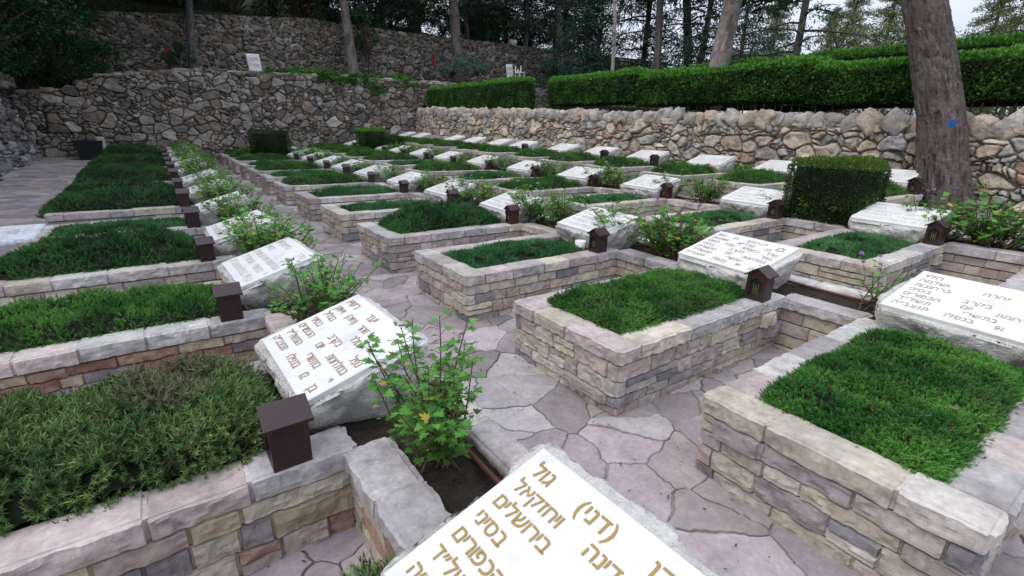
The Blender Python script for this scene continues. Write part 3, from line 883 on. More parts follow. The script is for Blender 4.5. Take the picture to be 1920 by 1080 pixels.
def cover_mesh(style, seed, LX=1.56, WY=.76, dens=2200, H=.10):
    """plant mat: centre origin at soil level; x along the bed"""
    rng = np.random.default_rng(seed); mb = MB()
    power = {'mound': 5, 'hedge': 3, 'sparse': 3, 'old': 5}[style]
    def prof(x, y):
        u = np.abs(x)/(LX/2); v = np.abs(y)/(WY/2)
        e = np.clip(1-u**power, 0, 1)**.5*np.clip(1-v**power, 0, 1)**.5
        P3 = np.stack([x, y, x*0], -1)
        lump = .40+.6*fbm(P3, 4, seed, 2)+.65*fbm(P3, 12, seed+6, 2)
        return H*e*lump
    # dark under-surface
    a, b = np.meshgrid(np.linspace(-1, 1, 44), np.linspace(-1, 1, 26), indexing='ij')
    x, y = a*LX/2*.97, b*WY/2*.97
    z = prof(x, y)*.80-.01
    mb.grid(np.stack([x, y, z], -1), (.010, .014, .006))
    N = dens
    u = rng.uniform(-1, 1, N); v = rng.uniform(-1, 1, N)
    if style in ('hedge', 'mound'):
        k = int(N*.3); s = rng.integers(0, 4, k); t = rng.uniform(.88, 1.02, k)
        u[:k] = np.where(s == 0, t, np.where(s == 1, -t, u[:k])); v[:k] = np.where(s == 2, t, np.where(s == 3, -t, v[:k]))
    x = u*LX/2; y = v*WY/2
    if style == 'sparse':
        P3 = np.stack([x, y, x*0], -1); keep = fbm(P3, 5, seed+4, 2) > .36
        x, y, u, v = x[keep], y[keep], u[keep], v[keep]
    N = len(x)
    z = prof(np.clip(x, -LX/2*.985, LX/2*.985), np.clip(y, -WY/2*.985, WY/2*.985))
    side = np.maximum(smooth(.86, 1, np.abs(u)), smooth(.82, 1, np.abs(v)))
    z = z*(1-side*rng.uniform(0, .75, N))-.03
    P = np.stack([x, y, z], -1)
    lean = np.stack([np.sign(u)*np.abs(u)**4*1.1+rng.normal(0, .6, N), np.sign(v)*np.abs(v)**4*1.1+rng.normal(0, .6, N), np.full(N, 1.)], -1)
    P3 = P.copy(); P3[:, 2] = 0
    kp = (fbm(P3, 9, seed+50, 2)+rng.normal(0, .10, N)) > (.20 if style == 'mound' else .28)
    P, lean, P3, u, v = P[kp], lean[kp], P3[kp], u[kp], v[kp]; N = len(P)
    pat = fbm(P3, 4.5, seed+9, 3)
    base = {'mound': ((.024, .10, .018), (.10, .26, .045)), 'hedge': ((.014, .065, .018), (.06, .17, .045)), 'sparse': ((.028, .11, .035), (.09, .24, .085)), 'old': ((.045, .095, .030), (.13, .21, .07))}[style]
    t = np.clip((pat-.3)/.4+rng.normal(0, .2, N), 0, 1)[:, None]
    C = np.array(base[0])*(1-t)+np.array(base[1])*t
    C *= rng.uniform(.75, 1.3, N)[:, None]
    if style != 'old':
        br = smooth(.60, .74, fbm(P3, 3.4, seed+33, 3))[:, None]*rng.uniform(0, .35, N)[:, None]
        C = C*(1-br)+np.array([.15, .14, .07])*br
    if style == 'old':
        br = smooth(.50, .62, fbm(P3, 3.0, seed+30, 2))[:, None]*rng.uniform(.3, 1, N)[:, None]
        C = C*(1-br)+np.array([.17, .14, .09])*br
    dry = rng.random(N) < .04
    C[dry] = np.array([.13, .12, .06])*rng.uniform(.5, 1.1, (dry.sum(), 1))
    B = basis(lean, rng.uniform(0, 6.28, N))
    S = rng.uniform(.7, 1.35, N)*{'sparse': 1.35, 'old': 1.7, 'hedge': 1.3}.get(style, 1.0)
    for i in range(4):
        m = np.arange(N) % 4 == i
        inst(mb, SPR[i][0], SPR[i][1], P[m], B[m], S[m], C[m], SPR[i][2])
    # woody stems below the edge
    st = MB()
    ns = 60 if style in ('old', 'hedge') else 20
    for i in range(ns):
        sx = rng.uniform(-.48, .48)*LX; sy = -WY/2*rng.uniform(.8, 1.0) if rng.random() < .7 else WY/2*.9
        p0 = np.array([sx, sy*.8, -.02]); p1 = p0+np.array([rng.normal(0, .05), np.sign(sy)*rng.uniform(.02, .07), H*rng.uniform(.3, .7)])
        pm = (p0+p1)/2+rng.normal(0, .02, 3)
        tube(st, [p0, pm, p1], [.003, .0025, .001], 4, (.09, .065, .045))
    me = mb.mesh('foliage', M_NEEDLE, False)
    return me, st.mesh('stems', M_STEM)
COV = {}
def cov(style, seed, dens, H):
    key = (style, seed, dens, H)
    if key not in COV: COV[key] = cover_mesh(style, seed, dens=dens, H=H)
    return COV[key]
STY = {
    0: ['hedge', 'old', 'mound', 'hedge', 'sparse', 'hedge', 'hedge', 'hedge', 'hedge', 'hedge', 'hedge', 'hedge', 'hedge'],
    1: ['mound', 'mound', 'sparse', 'hedge', 'sparse', 'sparse', 'mound', 'sparse', 'mound', 'sparse', 'mound', 'mound', 'mound'],
    2: ['sparse', 'sparse', 'sparse', 'sparse', 'mound', 'sparse', 'mound', 'sparse', 'mound', 'mound', 'mound', 'mound', 'mound'],
    3: ['mound']*13}
HH = {'mound': .14, 'hedge': .27, 'sparse': .08, 'old': .21}
WORDS = {'mound': 'bright green clipped rosemary mat', 'hedge': 'tall dark green trimmed ground cover', 'sparse': 'loose low green ground cover', 'old': 'greyish green ground cover with dry brown patches'}
for ri in range(4):
    for k, n in enumerate(ROWS[ri]['n']):
        R = ROWS[ri]; s = STY[ri][k]; near = math.hypot((R['x0']+R['x1'])/2+2, n+2)
        dens = 19000 if (ri, k) in ((1, 0), (1, 1)) else 12000 if (ri, k) == (0, 1) else 9000 if near < 6.5 else 4000
        seed = (ri*5+k) % 4+1 if near > 6.5 else ri*20+k+10
        H = HH[s]
        if ri == 0 and k == 2: H = .15
        fo, stm = cov(s, seed, dens, H)
        L = R['x1']-R['x0']-.30-.04
        sx, sy = L/(1.54 if s == 'mound' else 1.6), (R['w']-.29)/(.74 if s == 'mound' else .79)
        cx = R['x0']+.15+L/2
        if ri == 0 and k >= 3 and s == 'hedge': sx *= 1.06; cx -= .08; sy *= 1.06
        if (ri, k) == (1, 1): sy *= 1.04
        sz = 1
        if near > 8.5: sx *= 1.06; sy *= 1.12 if ri else .96; sz = 1.45 if ri else 1.0
        if (ri, k) == (0, 0): sx *= 1.10; sy *= 1.32; cx += .05; sz = 1.15
        if ri == 0 and k >= 5:
            q_ = random.Random(k*3); sx *= q_.uniform(.98, 1.10); cx -= q_.uniform(0, .10); sz *= q_.uniform(.75, 1.2)
        root = thing('bed_planting', (cx, n+R['w']/2, R['top'](n)-.045), f'{WORDS[s]}, {ORD[k]} bed of the {ROWNAME[ri]}', 'ground cover', 'ground cover plants filling the beds', rz=math.pi if k % 2 and s != 'old' else 0)
        root.scale = (sx, sy, sz)
        link(fo, 'foliage', root); link(stm, 'stems', root)

# ------------------------------------------------------------------ geraniums with lobed leaves
def lobed_leaf():
    pts = [(0, 0)]
    ang = [-100, -75, -55, -38, -25, -12, 0, 12, 25, 38, 55, 75, 100]
    rad = [.42, .72, .48, .88, .56, .80, 1.0, .80, .56, .88, .48, .72, .42]
    for a, r_ in zip(ang, rad):
        t = math.radians(a); pts.append((r_*math.sin(t), r_*math.cos(t)))
    V = np.array([(x, .12*abs(x)**1.5-.10*y*y, y) for x, y in pts])   # leaf plane x-z, z = axis
    T = np.array([(0, i, i+1) for i in range(1, len(pts)-1)])
    return V, T
LOB = lobed_leaf()
def geranium_mesh(seed, nst=14, H=.42, spread=.28, per=14, ls=.034, flowers=3, bright=1.0):
    rng = np.random.default_rng(seed); st = MB(); lv = MB(); fl = MB()
    P = []; D = []; S = []; C = []
    for i in range(nst):
        a = rng.uniform(0, 6.28); r = rng.uniform(.2, 1)*spread; h = H*rng.uniform(.55, 1.05)*(1-.25*(r/spread)**2)
        p0 = np.array([rng.normal(0, .04), rng.normal(0, .05), 0]); p3 = np.array([math.cos(a)*r, math.sin(a)*r, h])
        p1 = p0+np.array([math.cos(a)*r*.45, math.sin(a)*r*.45, h*.25])+rng.normal(0, .015, 3); p2 = p0+(p3-p0)*.7+rng.normal(0, .02, 3)
        ts = np.linspace(0, 1, 7)[:, None]
        C0 = (1-ts)**3*p0+3*(1-ts)**2*ts*p1+3*(1-ts)*ts**2*p2+ts**3*p3
        tube(st, C0, np.linspace(.0055, .002, 7), 5, (.13, .085, .06))
        for j in range(per):
            t = min(1, .35+.65*(j+rng.random())/per) if rng.random() < .85 else rng.uniform(.2, .5)
            q = (1-t)**3*p0+3*(1-t)**2*t*p1+3*(1-t)*t*t*p2+t**3*p3
            b = rng.uniform(0, 6.28); el = rng.uniform(.1, .9)
            d = np.array([math.cos(b)*math.cos(el), math.sin(b)*math.cos(el), math.sin(el)])
            ln = rng.uniform(.02, .05)
            tube(st, [q, q+d*ln*.6+[0, 0, .004], q+d*ln], [.0013, .001, .0008], 3, (.10, .14, .05))
            P.append(q+d*ln); D.append(d*np.array([1, 1, .3])+rng.normal(0, .2, 3)); S.append(ls*rng.uniform(.6, 1.25)*(1.1 if t > .8 else 1))
            g = np.array([.10, .28, .045])*rng.uniform(.7, 1.25)*bright
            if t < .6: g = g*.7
            if rng.random() < .035: g = np.array([.42, .36, .05])
            if rng.random() < .02: g = np.array([.22, .10, .05])
            C.append(g)
    P = np.array(P); D = np.array(D); n = len(P)
    # leaf axis along D, leaf normal close to up
    d = D/np.linalg.norm(D, axis=1)[:, None]
    up = np.array([0, 0, 1.])+rng.normal(0, .35, (n, 3))
    x = np.cross(up, d); x /= np.linalg.norm(x, axis=1)[:, None]; yv = np.cross(d, x)
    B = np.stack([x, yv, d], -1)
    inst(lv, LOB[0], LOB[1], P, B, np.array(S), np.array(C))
    if flowers:
        for i in range(flowers):
            a = rng.uniform(0, 6.28); c = np.array([math.cos(a)*spread*.6, math.sin(a)*spread*.6, H*rng.uniform(.95, 1.15)])
            tube(st, [c*[.8, .8, .75], c], [.0012, .001], 3, (.10, .14, .05))
            m = 16; dd = rng.normal(0, 1, (m, 3)); dd[:, 2] = np.abs(dd[:, 2])
            tv = np.array([(-.35, 0, 0), (.35, 0, 0), (.3, 0, 1), (-.3, 0, 1)]); tt = np.array([(0, 1, 2), (0, 2, 3)])
            inst(fl, tv, tt, np.repeat(c[None], m, 0), basis(dd, rng.uniform(0, 6, m)), np.full(m, .016), np.tile(np.array([[.52, .30, .62]]), (m, 1)))
    res = [(st.mesh('stems', M_STEM), 'stems'), (lv.mesh('leaves', M_LEAF, False), 'leaves')]
    if flowers: res.append((fl.mesh('flowers', M_PETAL, False), 'flowers'))
    return res
GER = [geranium_mesh(100+i, nst=26, per=19, ls=.036, spread=.36, flowers=(0, 0, 2, 3, 0)[i]) for i in range(5)]
GER_BIG = geranium_mesh(200, nst=27, H=.62, spread=.34, per=31, ls=.031, flowers=0, bright=1.0)
GER_MID = geranium_mesh(201, nst=40, H=.48, spread=.42, per=21, ls=.031, flowers=0, bright=1.1)
GER_THIN = geranium_mesh(202, nst=13, H=.34, spread=.26, per=9, ls=.030, flowers=3)
def geranium(meshes, x, y, z, sc, rz, label):
    root = thing('geranium_plant', (x, y, z), label, 'geranium', 'geraniums planted behind the gravestones', rz)
    root.scale = (sc, sc, sc)
    for me, nm in meshes: link(me, nm, root)
geranium(GER_BIG, -1.30, -.60, R1(0)-.05, 1.0, .4, 'tall bright green geranium with yellowing leaves between the two nearest inscribed stones')
geranium(GER_THIN, -1.22, -.05, R1(0)-.05, .8, 1.9, 'thin geranium sprig growing by the kerb of the near path')
geranium(GER_MID, -1.25, 1.22, R1(0)-.05, 1.0, 1.0, 'straggly green geranium behind the stone with brown lettering')
geranium(GER_MID, -1.30, 2.85, R1(2)-.05, 1.05, 3.0, 'bushy geranium overhanging the third stone of the leftmost row')
geranium(GER_THIN, -1.20, 1.75, R1(2)-.05, .9, 4.0, 'small upright geranium on the kerb side of the second stone')
rr = random.Random(9); cnt = 0
def G_lab(ri, a): return f'leafy geranium, number {a} from the front behind the {ROWNAME[ri]}'
for ri in range(4):
    R = ROWS[ri]; j = 0
    for k, n in enumerate(R['n']):
        if ri == 0 and k < 3: continue
        reps = (2 if k < 5 else 3) if ri == 0 else 2
        for q in range(reps):
            y = n-.38+rr.uniform(-.12, .12)+q*(.7 if ri == 0 and k < 5 else .55)
            if ri == 1 and (k == 0 or (k == 1 and q)): continue
            x = (R['x1']+.17+R['kerb'][0])/2+rr.uniform(-.05, .05)
            m = GER[rr.randrange(5)]
            if ri == 1 and k == 1: y, x, m = -.95, 2.28, GER_THIN
            if ri == 2 and k == 1: m = GER[3]
            if ri in (1, 2) and k in (2, 4, 5) and q == 0: m = GER[3]
            z = R['top'](y)-.05
            if ri == 3: x = 8.15+rr.uniform(-.1, .1); z = R['top'](y)-.1
            j += 1
            sc = rr.uniform(.85, 1.2)
            if ri == 0: sc = rr.uniform(1.0, 1.4)
            if ri in (1, 2): sc *= 1.15
            if ri and k > 4: sc *= .9
            if ri == 3: sc *= .75
            geranium(m, x, y, z, sc, rr.uniform(0, 6.28), f'leafy geranium at the {ORD[k]} gap behind the {ROWNAME[ri]}'+('', ', kerb side', ', far side')[q])
geranium(GER[4], 2.25, .98, R2(1)-.05, 1.2, 2.2, 'dense geranium spilling between two gravestones near the middle')
geranium(GER[0], 5.3, -.95, R3(0)-.05, 1.45, 1.2, 'large broad-leaved geranium in front of the pine trunk')
geranium(GER[2], 5.25, -1.55, R3(0)-.05, 1.0, .2, 'smaller geranium at the foot of the pine trunk')

_p = at_z(655, 1088, .56)
root = thing('rosemary_tuft', tuple(_p-np.array([.0, 0, .215])), 'low green tuft at the bottom edge beside the nearest gravestone', 'plant')
_f, _s = cover_mesh('old', 91, LX=.34, WY=.18, dens=380, H=.12)
link(_f, 'foliage', root); link(_s, 'stems', root)

# ------------------------------------------------------------------ clipped hedges and box bushes
OV = np.array([(0, 0, 0), (-.32, .03, .45), (.32, .03, .45), (0, -.03, 1.0)]); OT = np.array([(0, 2, 1), (1, 2, 3)])
def leafy_box(lo, hi, dens, leaf, c0, c1, seed, top_c=None, tuft=.0, org=(0, 0, 0)):
    rng = np.random.default_rng(seed); lo = np.array(lo, float); hi = np.array(hi, float); D = hi-lo; mb = MB()
    org = np.array(org, float)
    Ps = []; Ns = []
    for ax in range(3):
        for sg in (0, 1):
            if ax == 2 and sg == 0: continue
            i, j = [k for k in range(3) if k != ax]
            n = int(D[i]*D[j]*dens*(1.15 if ax == 2 else 1))
            P = np.zeros((n, 3)); P[:, i] = rng.uniform(0, D[i], n); P[:, j] = rng.uniform(0, D[j], n); P[:, ax] = D[ax]*sg
            N = np.zeros((n, 3)); N[:, ax] = 1 if sg else -1
            P += lo
            bump = (fbm(P, 2.2, seed, 3)-.5)*.16+(fbm(P, 8, seed+2, 2)-.5)*.06
            dep = bump-rng.exponential(.03, n)
            P += N*dep[:, None]
            Ps.append(P); Ns.append(N)
    P = np.concatenate(Ps); N = np.concatenate(Ns); n = len(P)
    c = (lo+hi)/2; 
    # round the box edges
    for a, b in ((0, 2), (1, 2), (0, 1)):
        ra = np.abs(P[:, a]-c[a])/(D[a]/2); rb = np.abs(P[:, b]-c[b])/(D[b]/2)
        k = .05*smooth(1-.2/D[a], 1, ra)*smooth(1-.2/D[b], 1, rb)
        P[:, a] -= np.sign(P[:, a]-c[a])*k; P[:, b] -= np.sign(P[:, b]-c[b])*k
    d = N+rng.normal(0, .6, (n, 3)); d[:, 2] += .35
    t = np.clip((fbm(P, 3.5, seed+5, 3)-.35)/.3+rng.normal(0, .25, n), 0, 1)[:, None]
    C = np.array(c0)*(1-t)+np.array(c1)*t
    C *= rng.uniform(.65, 1.35, n)[:, None]
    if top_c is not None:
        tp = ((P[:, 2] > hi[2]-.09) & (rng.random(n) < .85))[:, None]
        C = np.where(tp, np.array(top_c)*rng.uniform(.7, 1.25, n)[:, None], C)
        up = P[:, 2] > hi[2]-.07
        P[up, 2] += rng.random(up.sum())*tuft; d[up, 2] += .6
    red = rng.random(n) < .012
    C[red] = (.14, .07, .03)
    inst(mb, OV, OT, P-org, basis(d, rng.uniform(0, 6.28, n)), leaf*rng.uniform(.6, 1.25, n), C)
    core = MB(); q = .10
    nx_, ny_ = max(2, int(D[0]/.2)), max(2, int(D[1]/.2))
    box(core, lo+[q, q, .0]-org, hi-[q, q, q]-org, (.012, .018, .008))
    return mb.mesh('leaves', M_LEAF, False), core.mesh('inner_twigs', M_MAT)
def hedge(name, lo, hi, dens, leaf, c0, c1, label, cat, seed, top_c=None, tuft=0, group=None, legs=False):
    org = ((lo[0]+hi[0])/2, (lo[1]+hi[1])/2, lo[2])
    root = thing(name, org, label, cat, group)
    a, b = leafy_box(lo, hi, dens, leaf, c0, c1, seed, top_c, tuft, org)
    link(a, 'leaves', root); link(b, 'inner_twigs', root)
    if legs:
        s = MB(); r = random.Random(seed); y = lo[1]+.1
        while y < hi[1]:
            x = lo[0]+.2; tube(s, [(x-org[0], y-org[1], -.35), (x-org[0]+r.uniform(-.05, .05), y-org[1]+r.uniform(-.05, .05), .3)], [.014, .01], 5, (.08, .06, .045)); y += r.uniform(.12, .3)
        s.build('stems', M_STEM, root)
DG, MG, TG = (.026, .080, .018), (.075, .20, .035), (.13, .35, .045)
# long hedge: top follows the slope, built in three level lengths of one plant line
def hedge_z(y): return 2.94+.03*max(0, y)
root = thing('clipped_hedge', (9.3, 4, 2.0), 'long clipped hedge with bright new growth on top of the retaining wall', 'hedge')
for i, (a, b) in enumerate([(-6, -1.5), (-1.55, 3.0), (2.95, 7.5), (7.45, 11.3)]):
    ym = (a+b)/2
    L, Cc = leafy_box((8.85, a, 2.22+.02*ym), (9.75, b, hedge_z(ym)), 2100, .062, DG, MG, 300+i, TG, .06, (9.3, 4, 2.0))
    link(L, 'leaves', root); link(Cc, 'inner_twigs', root)
s = MB(); r = random.Random(4); y = -5.8
while y < 11.6:
    x = 8.98+r.uniform(0, .1); tube(s, [(x-9.3, y-4, -.1), (x-9.3+r.uniform(-.05, .05), y-4+r.uniform(-.05, .05), .5)], [.015, .011], 5, (.08, .06, .045)); y += r.uniform(.1, .3)
s.build('stems', M_STEM, root)
hedge('clipped_hedge', (8.95, 12.75, 2.3), (9.55, 20.6, 3.38), 1500, .055, DG, MG, 'shorter far block of clipped hedge beyond the gap in the hedge line', 'hedge', 320, TG, .05, legs=True)
hedge('clipped_hedge', (10.9, -7, 2.3), (12.2, 7.5, 3.44), 1500, .062, DG, (.05, .17, .02), 'second taller hedge with bright top behind the long hedge', 'hedge', 330, TG, .07)
hedge('clipped_hedge', (15.0, 5.2, 2.4), (16.4, 7.6, 4.05), 700, .06, DG, (.03, .10, .015), 'rounded dark bush showing above the second hedge', 'bush', 331)
BOX0, BOX1, BOXT = (.014, .046, .010), (.05, .11, .02), (.10, .18, .02)
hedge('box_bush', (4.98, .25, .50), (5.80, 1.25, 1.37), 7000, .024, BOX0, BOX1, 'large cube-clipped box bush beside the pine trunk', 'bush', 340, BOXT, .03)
p = at_y(504, 265, 18.0)
hedge('box_bush', (p[0]-.62, 17.4, .5), (p[0]+.62, 18.4, 1.42), 2500, .028, BOX0, BOX1, 'dark cube-clipped bush in front of the grey back wall', 'bush', 341)
p = at_y(695, 262, 17.0)
hedge('box_bush', (p[0]-.45, 16.5, .8), (p[0]+.5, 17.5, 1.55), 2500, .030, (.02, .07, .012), (.06, .16, .02), 'bright green clipped bush behind the far graves', 'bush', 342, TG, .03)
p = at_y(733, 265, 16.6)
hedge('box_bush', (p[0]-.38, 16.1, .8), (p[0]+.42, 16.9, 1.30), 2500, .028, BOX0, BOX1, 'low dark clipped bush right of the bright green one', 'bush', 343)

# ------------------------------------------------------------------ trees
def bark_tube(pts, rads, seg, seed, col=(.12, .095, .09), amp=.12, nv=None, light=(.24, .22, .21), fs=9):
    """trunk with fissured bark; returns MB"""
    pts = np.array(pts, float); rads = np.array(rads, float)
    t = np.linspace(0, 1, len(pts)); nv = nv or 60; tt = np.linspace(0, 1, nv)
    C = np.stack([np.interp(tt, t, pts[:, i]) for i in range(3)], -1); R = np.interp(tt, t, rads)
    # soften
    for _ in range(6): C[1:-1] = (C[:-2]+2*C[1:-1]+C[2:])/4; R[1:-1] = (R[:-2]+2*R[1:-1]+R[2:])/4
    d = np.gradient(C, axis=0); d /= np.linalg.norm(d, axis=1)[:, None]
    a = np.cross(d, [0, 1, 0]); a /= np.linalg.norm(a, axis=1)[:, None]; b = np.cross(d, a)
    th = np.linspace(0, 2*np.pi, seg, endpoint=False)
    P = C[:, None]+R[:, None, None]*(np.cos(th)[None, :, None]*a[:, None]+np.sin(th)[None, :, None]*b[:, None])
    Lp = np.stack([np.cos(th)[None]*R[:, None]*fs+0*P[..., 0], np.sin(th)[None]*R[:, None]*fs+0*P[..., 0], P[..., 2]*fs*.14], -1)
    wv = Lp+(fbm(P, 5, seed+20, 2)-.5)[..., None]*1.2
    rid = 1-np.abs(2*vnoise(wv, 1.3, seed)-1); rid2 = 1-np.abs(2*vnoise(wv, 2.7, seed+4)-1)
    h = rid*.6+rid2*.4
    h = h+.35*(fbm(wv, 5.5, seed+60, 2)-.5)
    nrm = P-C[:, None]; nrm /= np.linalg.norm(nrm, axis=-1, keepdims=True)
    big = fbm(P, 1.5, seed+7, 2)-.5
    P = P+nrm*((h-.6)*amp*R[:, None]+big*.12*R[:, None])[..., None]
    mix = smooth(.35, .8, h)[..., None]
    spk = .9*smooth(.60, .74, fbm(wv, 2.0, seed+31, 3))[..., None]
    Cc = np.array(col)*.45*(1-mix)+np.array(col)*mix
    Cc = Cc*(1-spk*mix)+np.array(light)*spk*mix
    return P, Cc
def clump_crown(mb, centers, radii, per, size, c0, c1, seed, droop=.0, flat=.6, needle=True):
    rng = np.random.default_rng(seed)
    tv = np.array([(-.10, 0, 0), (.10, 0, 0), (.13, 0, .6), (-.13, 0, .6), (0, 0, 1.)]) if needle else np.array([(0, 0, 0), (-.3, 0, .4), (.3, 0, .4), (0, 0, 1), (0, 0, 1)])
    tt = np.array([(0, 1, 2), (0, 2, 3), (3, 2, 4)]) if needle else np.array([(0, 2, 1), (1, 2, 3)])
    C_ = np.repeat(np.array(centers), per, 0); R_ = np.repeat(np.array(radii), per)
    n = len(C_); d = rng.normal(0, 1, (n, 3)); d /= np.linalg.norm(d, axis=1)[:, None]
    rr_ = rng.random(n)**.45
    P = C_+d*(R_*rr_)[:, None]*np.array([1, 1, flat])
    dd = d+rng.normal(0, .7, (n, 3)); dd[:, 2] -= droop
    hgt = d[:, 2]*.5+.5
    cl = np.repeat(rng.random(len(centers)), per)
    t = np.clip(cl*.6+rng.normal(.2, .25, n), 0, 1)[:, None]
    Cc = (np.array(c0)*(1-t)+np.array(c1)*t)*rng.uniform(.7, 1.3, n)[:, None]
    inst(mb, tv, tt, P, basis(dd, rng.uniform(0, 6.28, n)), size*rng.uniform(.5, 1.4, n), Cc)
def cedar_meshes(seed, H=11, low=1.2, R=3.6, nb=64, c0=(.010, .036, .024), c1=(.036, .095, .058), per=34, twig=.34, r0=.17, dead=0, barkc=(.10, .08, .07)):
    rng = np.random.default_rng(seed); tr = MB(); cr = MB(); br = MB()
    P, C = bark_tube([(0, 0, -2), (0, 0, 0), (rng.normal(0, .1), rng.normal(0, .1), H*.5), (0, 0, H)], [r0*1.2, r0, r0*.7, .04], 18, seed, barkc, .10, 50)
    tr.grid(P, C, wrap=True)
    cs = []; rs = []
    for i in range(nb):
        z = low+(H-low)*((i+rng.random()*.7)/nb)**1.15; L = R*(1-(z/H)**1.4)*rng.uniform(.55, 1.1)+.3; a = i*2.4+rng.normal(0, .3)
        d = np.array([math.cos(a), math.sin(a), 0])
        rise = rng.uniform(-.02, .18)
        pts = [np.array([0, 0, z])+d*L*t+np.array([0, 0, rise*L*t-.22*L*t*t])+rng.normal(0, .03, 3)*(t > 0) for t in np.linspace(0, 1, 6)]
        tube(br, pts, np.linspace(.045*(L/R)+.015, .006, 6), 5, (.07, .055, .045))
        if rng.random() < dead: continue
        for t in np.arange(.12, 1.02, .12):
            q = np.array(pts[0])*(1-t)+np.array(pts[-1])*t; q[2] = np.interp(t, np.linspace(0, 1, 6), [p_[2] for p_ in pts])
            sd = rng.normal(0, .12*L*t+.05, 3); sd[2] = rng.normal(-.08, .06)
            cs.append(q+sd); rs.append(rng.uniform(.28, .6)*(1.1-.4*t)+.08)
    clump_crown(cr, cs, rs, int(per*1.15), .15, c0, c1, seed+1, droop=.45, flat=.5)
    return [(tr.mesh('trunk', M_BARK), 'trunk'), (br.mesh('branches', M_STEM), 'branches'), (cr.mesh('crown', M_NEEDLE, False), 'crown')]
def broad_meshes(seed, H=7, R=3, base=1.2, n=60, per=150, c0=(.012, .05, .015), c1=(.04, .12, .03), size=.11, r0=.16, flat=.75, barkc=(.11, .085, .07)):
    rng = np.random.default_rng(seed); tr = MB(); cr = MB(); br = MB()
    P, C = bark_tube([(0, 0, -2), (0, 0, 0), (rng.normal(0, .15), rng.normal(0, .15), H*.5), (0, 0, H*.8)], [r0*1.2, r0, r0*.6, .04], 14, seed, barkc, .1, 30)
    tr.grid(P, C, wrap=True)
    cs = []; rs = []
    for i in range(n):
        z = base+(H-base)*rng.random()**.8; k = math.sqrt(max(.05, 1-((z-base)/(H-base)*1.6-.75)**2)) if True else 1
        a = rng.uniform(0, 6.28); r_ = R*k*rng.random()**.5
        c = np.array([math.cos(a)*r_, math.sin(a)*r_, z]); cs.append(c); rs.append(rng.uniform(.35, .75)*R/3)
        if i % 2 == 0:
            s_ = np.array([0, 0, max(base*.7, z-1.5)]); tube(br, [s_, (s_+c)/2+[0, 0, .2], c], [.05, .03, .01], 5, (.08, .06, .05))
    clump_crown(cr, cs, rs, per, size, c0, c1, seed+1, flat=flat, needle=False)
    return [(tr.mesh('trunk', M_BARK), 'trunk'), (br.mesh('branches', M_STEM), 'branches'), (cr.mesh('crown', M_LEAF, False), 'crown')]
def plant(meshes, name, loc, sc, rz, label, cat='tree', group=None):
    root = thing(name, loc, label, cat, group, rz)
    root.scale = (sc, sc, sc)
    for me, nm in meshes: link(me, nm, root)
    return root

# the big near pine, leaning left, trunk traced at its real distance
def near_pine():
    d0 = 7.6
    b = at_depth(1772, 400, d0); t0 = at_depth(1733, 0, d0*1.01)
    top = t0+(t0-b)/np.linalg.norm(t0-b)*6.5+np.array([0, 0, .8])
    mid = at_depth(1762, 210, d0)
    root = thing('pine_tree', tuple(b), 'massive dark rough-barked pine trunk with a blue paint dot at right', 'tree')
    P, C = bark_tube([b-[0, 0, .5], b, mid, t0, (t0+top)/2, top], [.46, .325, .285, .265, .22, .1], 150, 5, (.115, .09, .08), .19, 560, fs=19, light=(.17, .15, .15))
    dot = at_depth(1786, 232, d0-.29)
    dd = np.linalg.norm(P-dot, axis=-1)+.05*(fbm(P, 25, 3, 2)-.5)
    m = smooth(.075, .045, dd)[..., None]
    C = C*(1-m)+np.array([.02, .08, .26])*m
    mb = MB(); mb.grid(P-b, C, wrap=True); mb.build('trunk', M_BARK, root)
    cr = MB(); br = MB(); rng = np.random.default_rng(8); cs = []; rs = []
    for i in range(34):
        a = rng.uniform(0, 6.28); h = rng.uniform(.35, 1.0); s_ = t0+(top-t0)*h-b; L = rng.uniform(1.5, 3.6)
        e = s_+np.array([math.cos(a)*L, math.sin(a)*L, rng.uniform(.3, 1.4)])
        tube(br, [s_, (s_+e)/2+[0, 0, .2], e], [.07, .04, .012], 6, (.09, .07, .06))
        for q in range(5): cs.append(s_+(e-s_)*rng.uniform(.5, 1.1)+rng.normal(0, .35, 3)); rs.append(rng.uniform(.35, .6))
    clump_crown(cr, cs, rs, 60, .2, (.02, .05, .02), (.05, .10, .035), 9, flat=.6)
    br.build('branches', M_STEM, root); cr.build('crown', M_NEEDLE, root, False)
near_pine()

CED = [cedar_meshes(400+i, H=(11, 13, 9)[i], R=(3.8, 4.2, 3.0)[i], low=(1.0, 1.6, .8)[i]) for i in range(3)]
CEDP = cedar_meshes(410, H=12, low=1.4, R=4.0, nb=40, c0=(.02, .055, .03), c1=(.045, .10, .05), per=14)
PIN = [cedar_meshes(420+i, H=13, low=1.6+i, R=3.8, nb=54, c0=(.05, .08, .025), c1=(.17, .20, .07), per=55, r0=.2, barkc=(.15, .12, .10)) for i in range(2)]
BRD = [broad_meshes(430+i, H=(7, 6, 8)[i], c0=((.010, .04, .010), (.02, .06, .015), (.05, .09, .02))[i], c1=((.03, .09, .02), (.05, .14, .03), (.12, .17, .05))[i]) for i in range(3)]
AIR = [broad_meshes(436+i, H=(8, 9)[i], R=3.6, n=70, per=75, size=.12, c0=((.02, .055, .018), (.07, .10, .03))[i], c1=((.05, .11, .035), (.17, .21, .08))[i], flat=.5) for i in range(2)]
UND = broad_meshes(440, H=3.2, R=2.3, base=.1, n=46, per=150, c0=(.008, .03, .010), c1=(.025, .075, .02), size=.12, r0=.06, flat=.9)

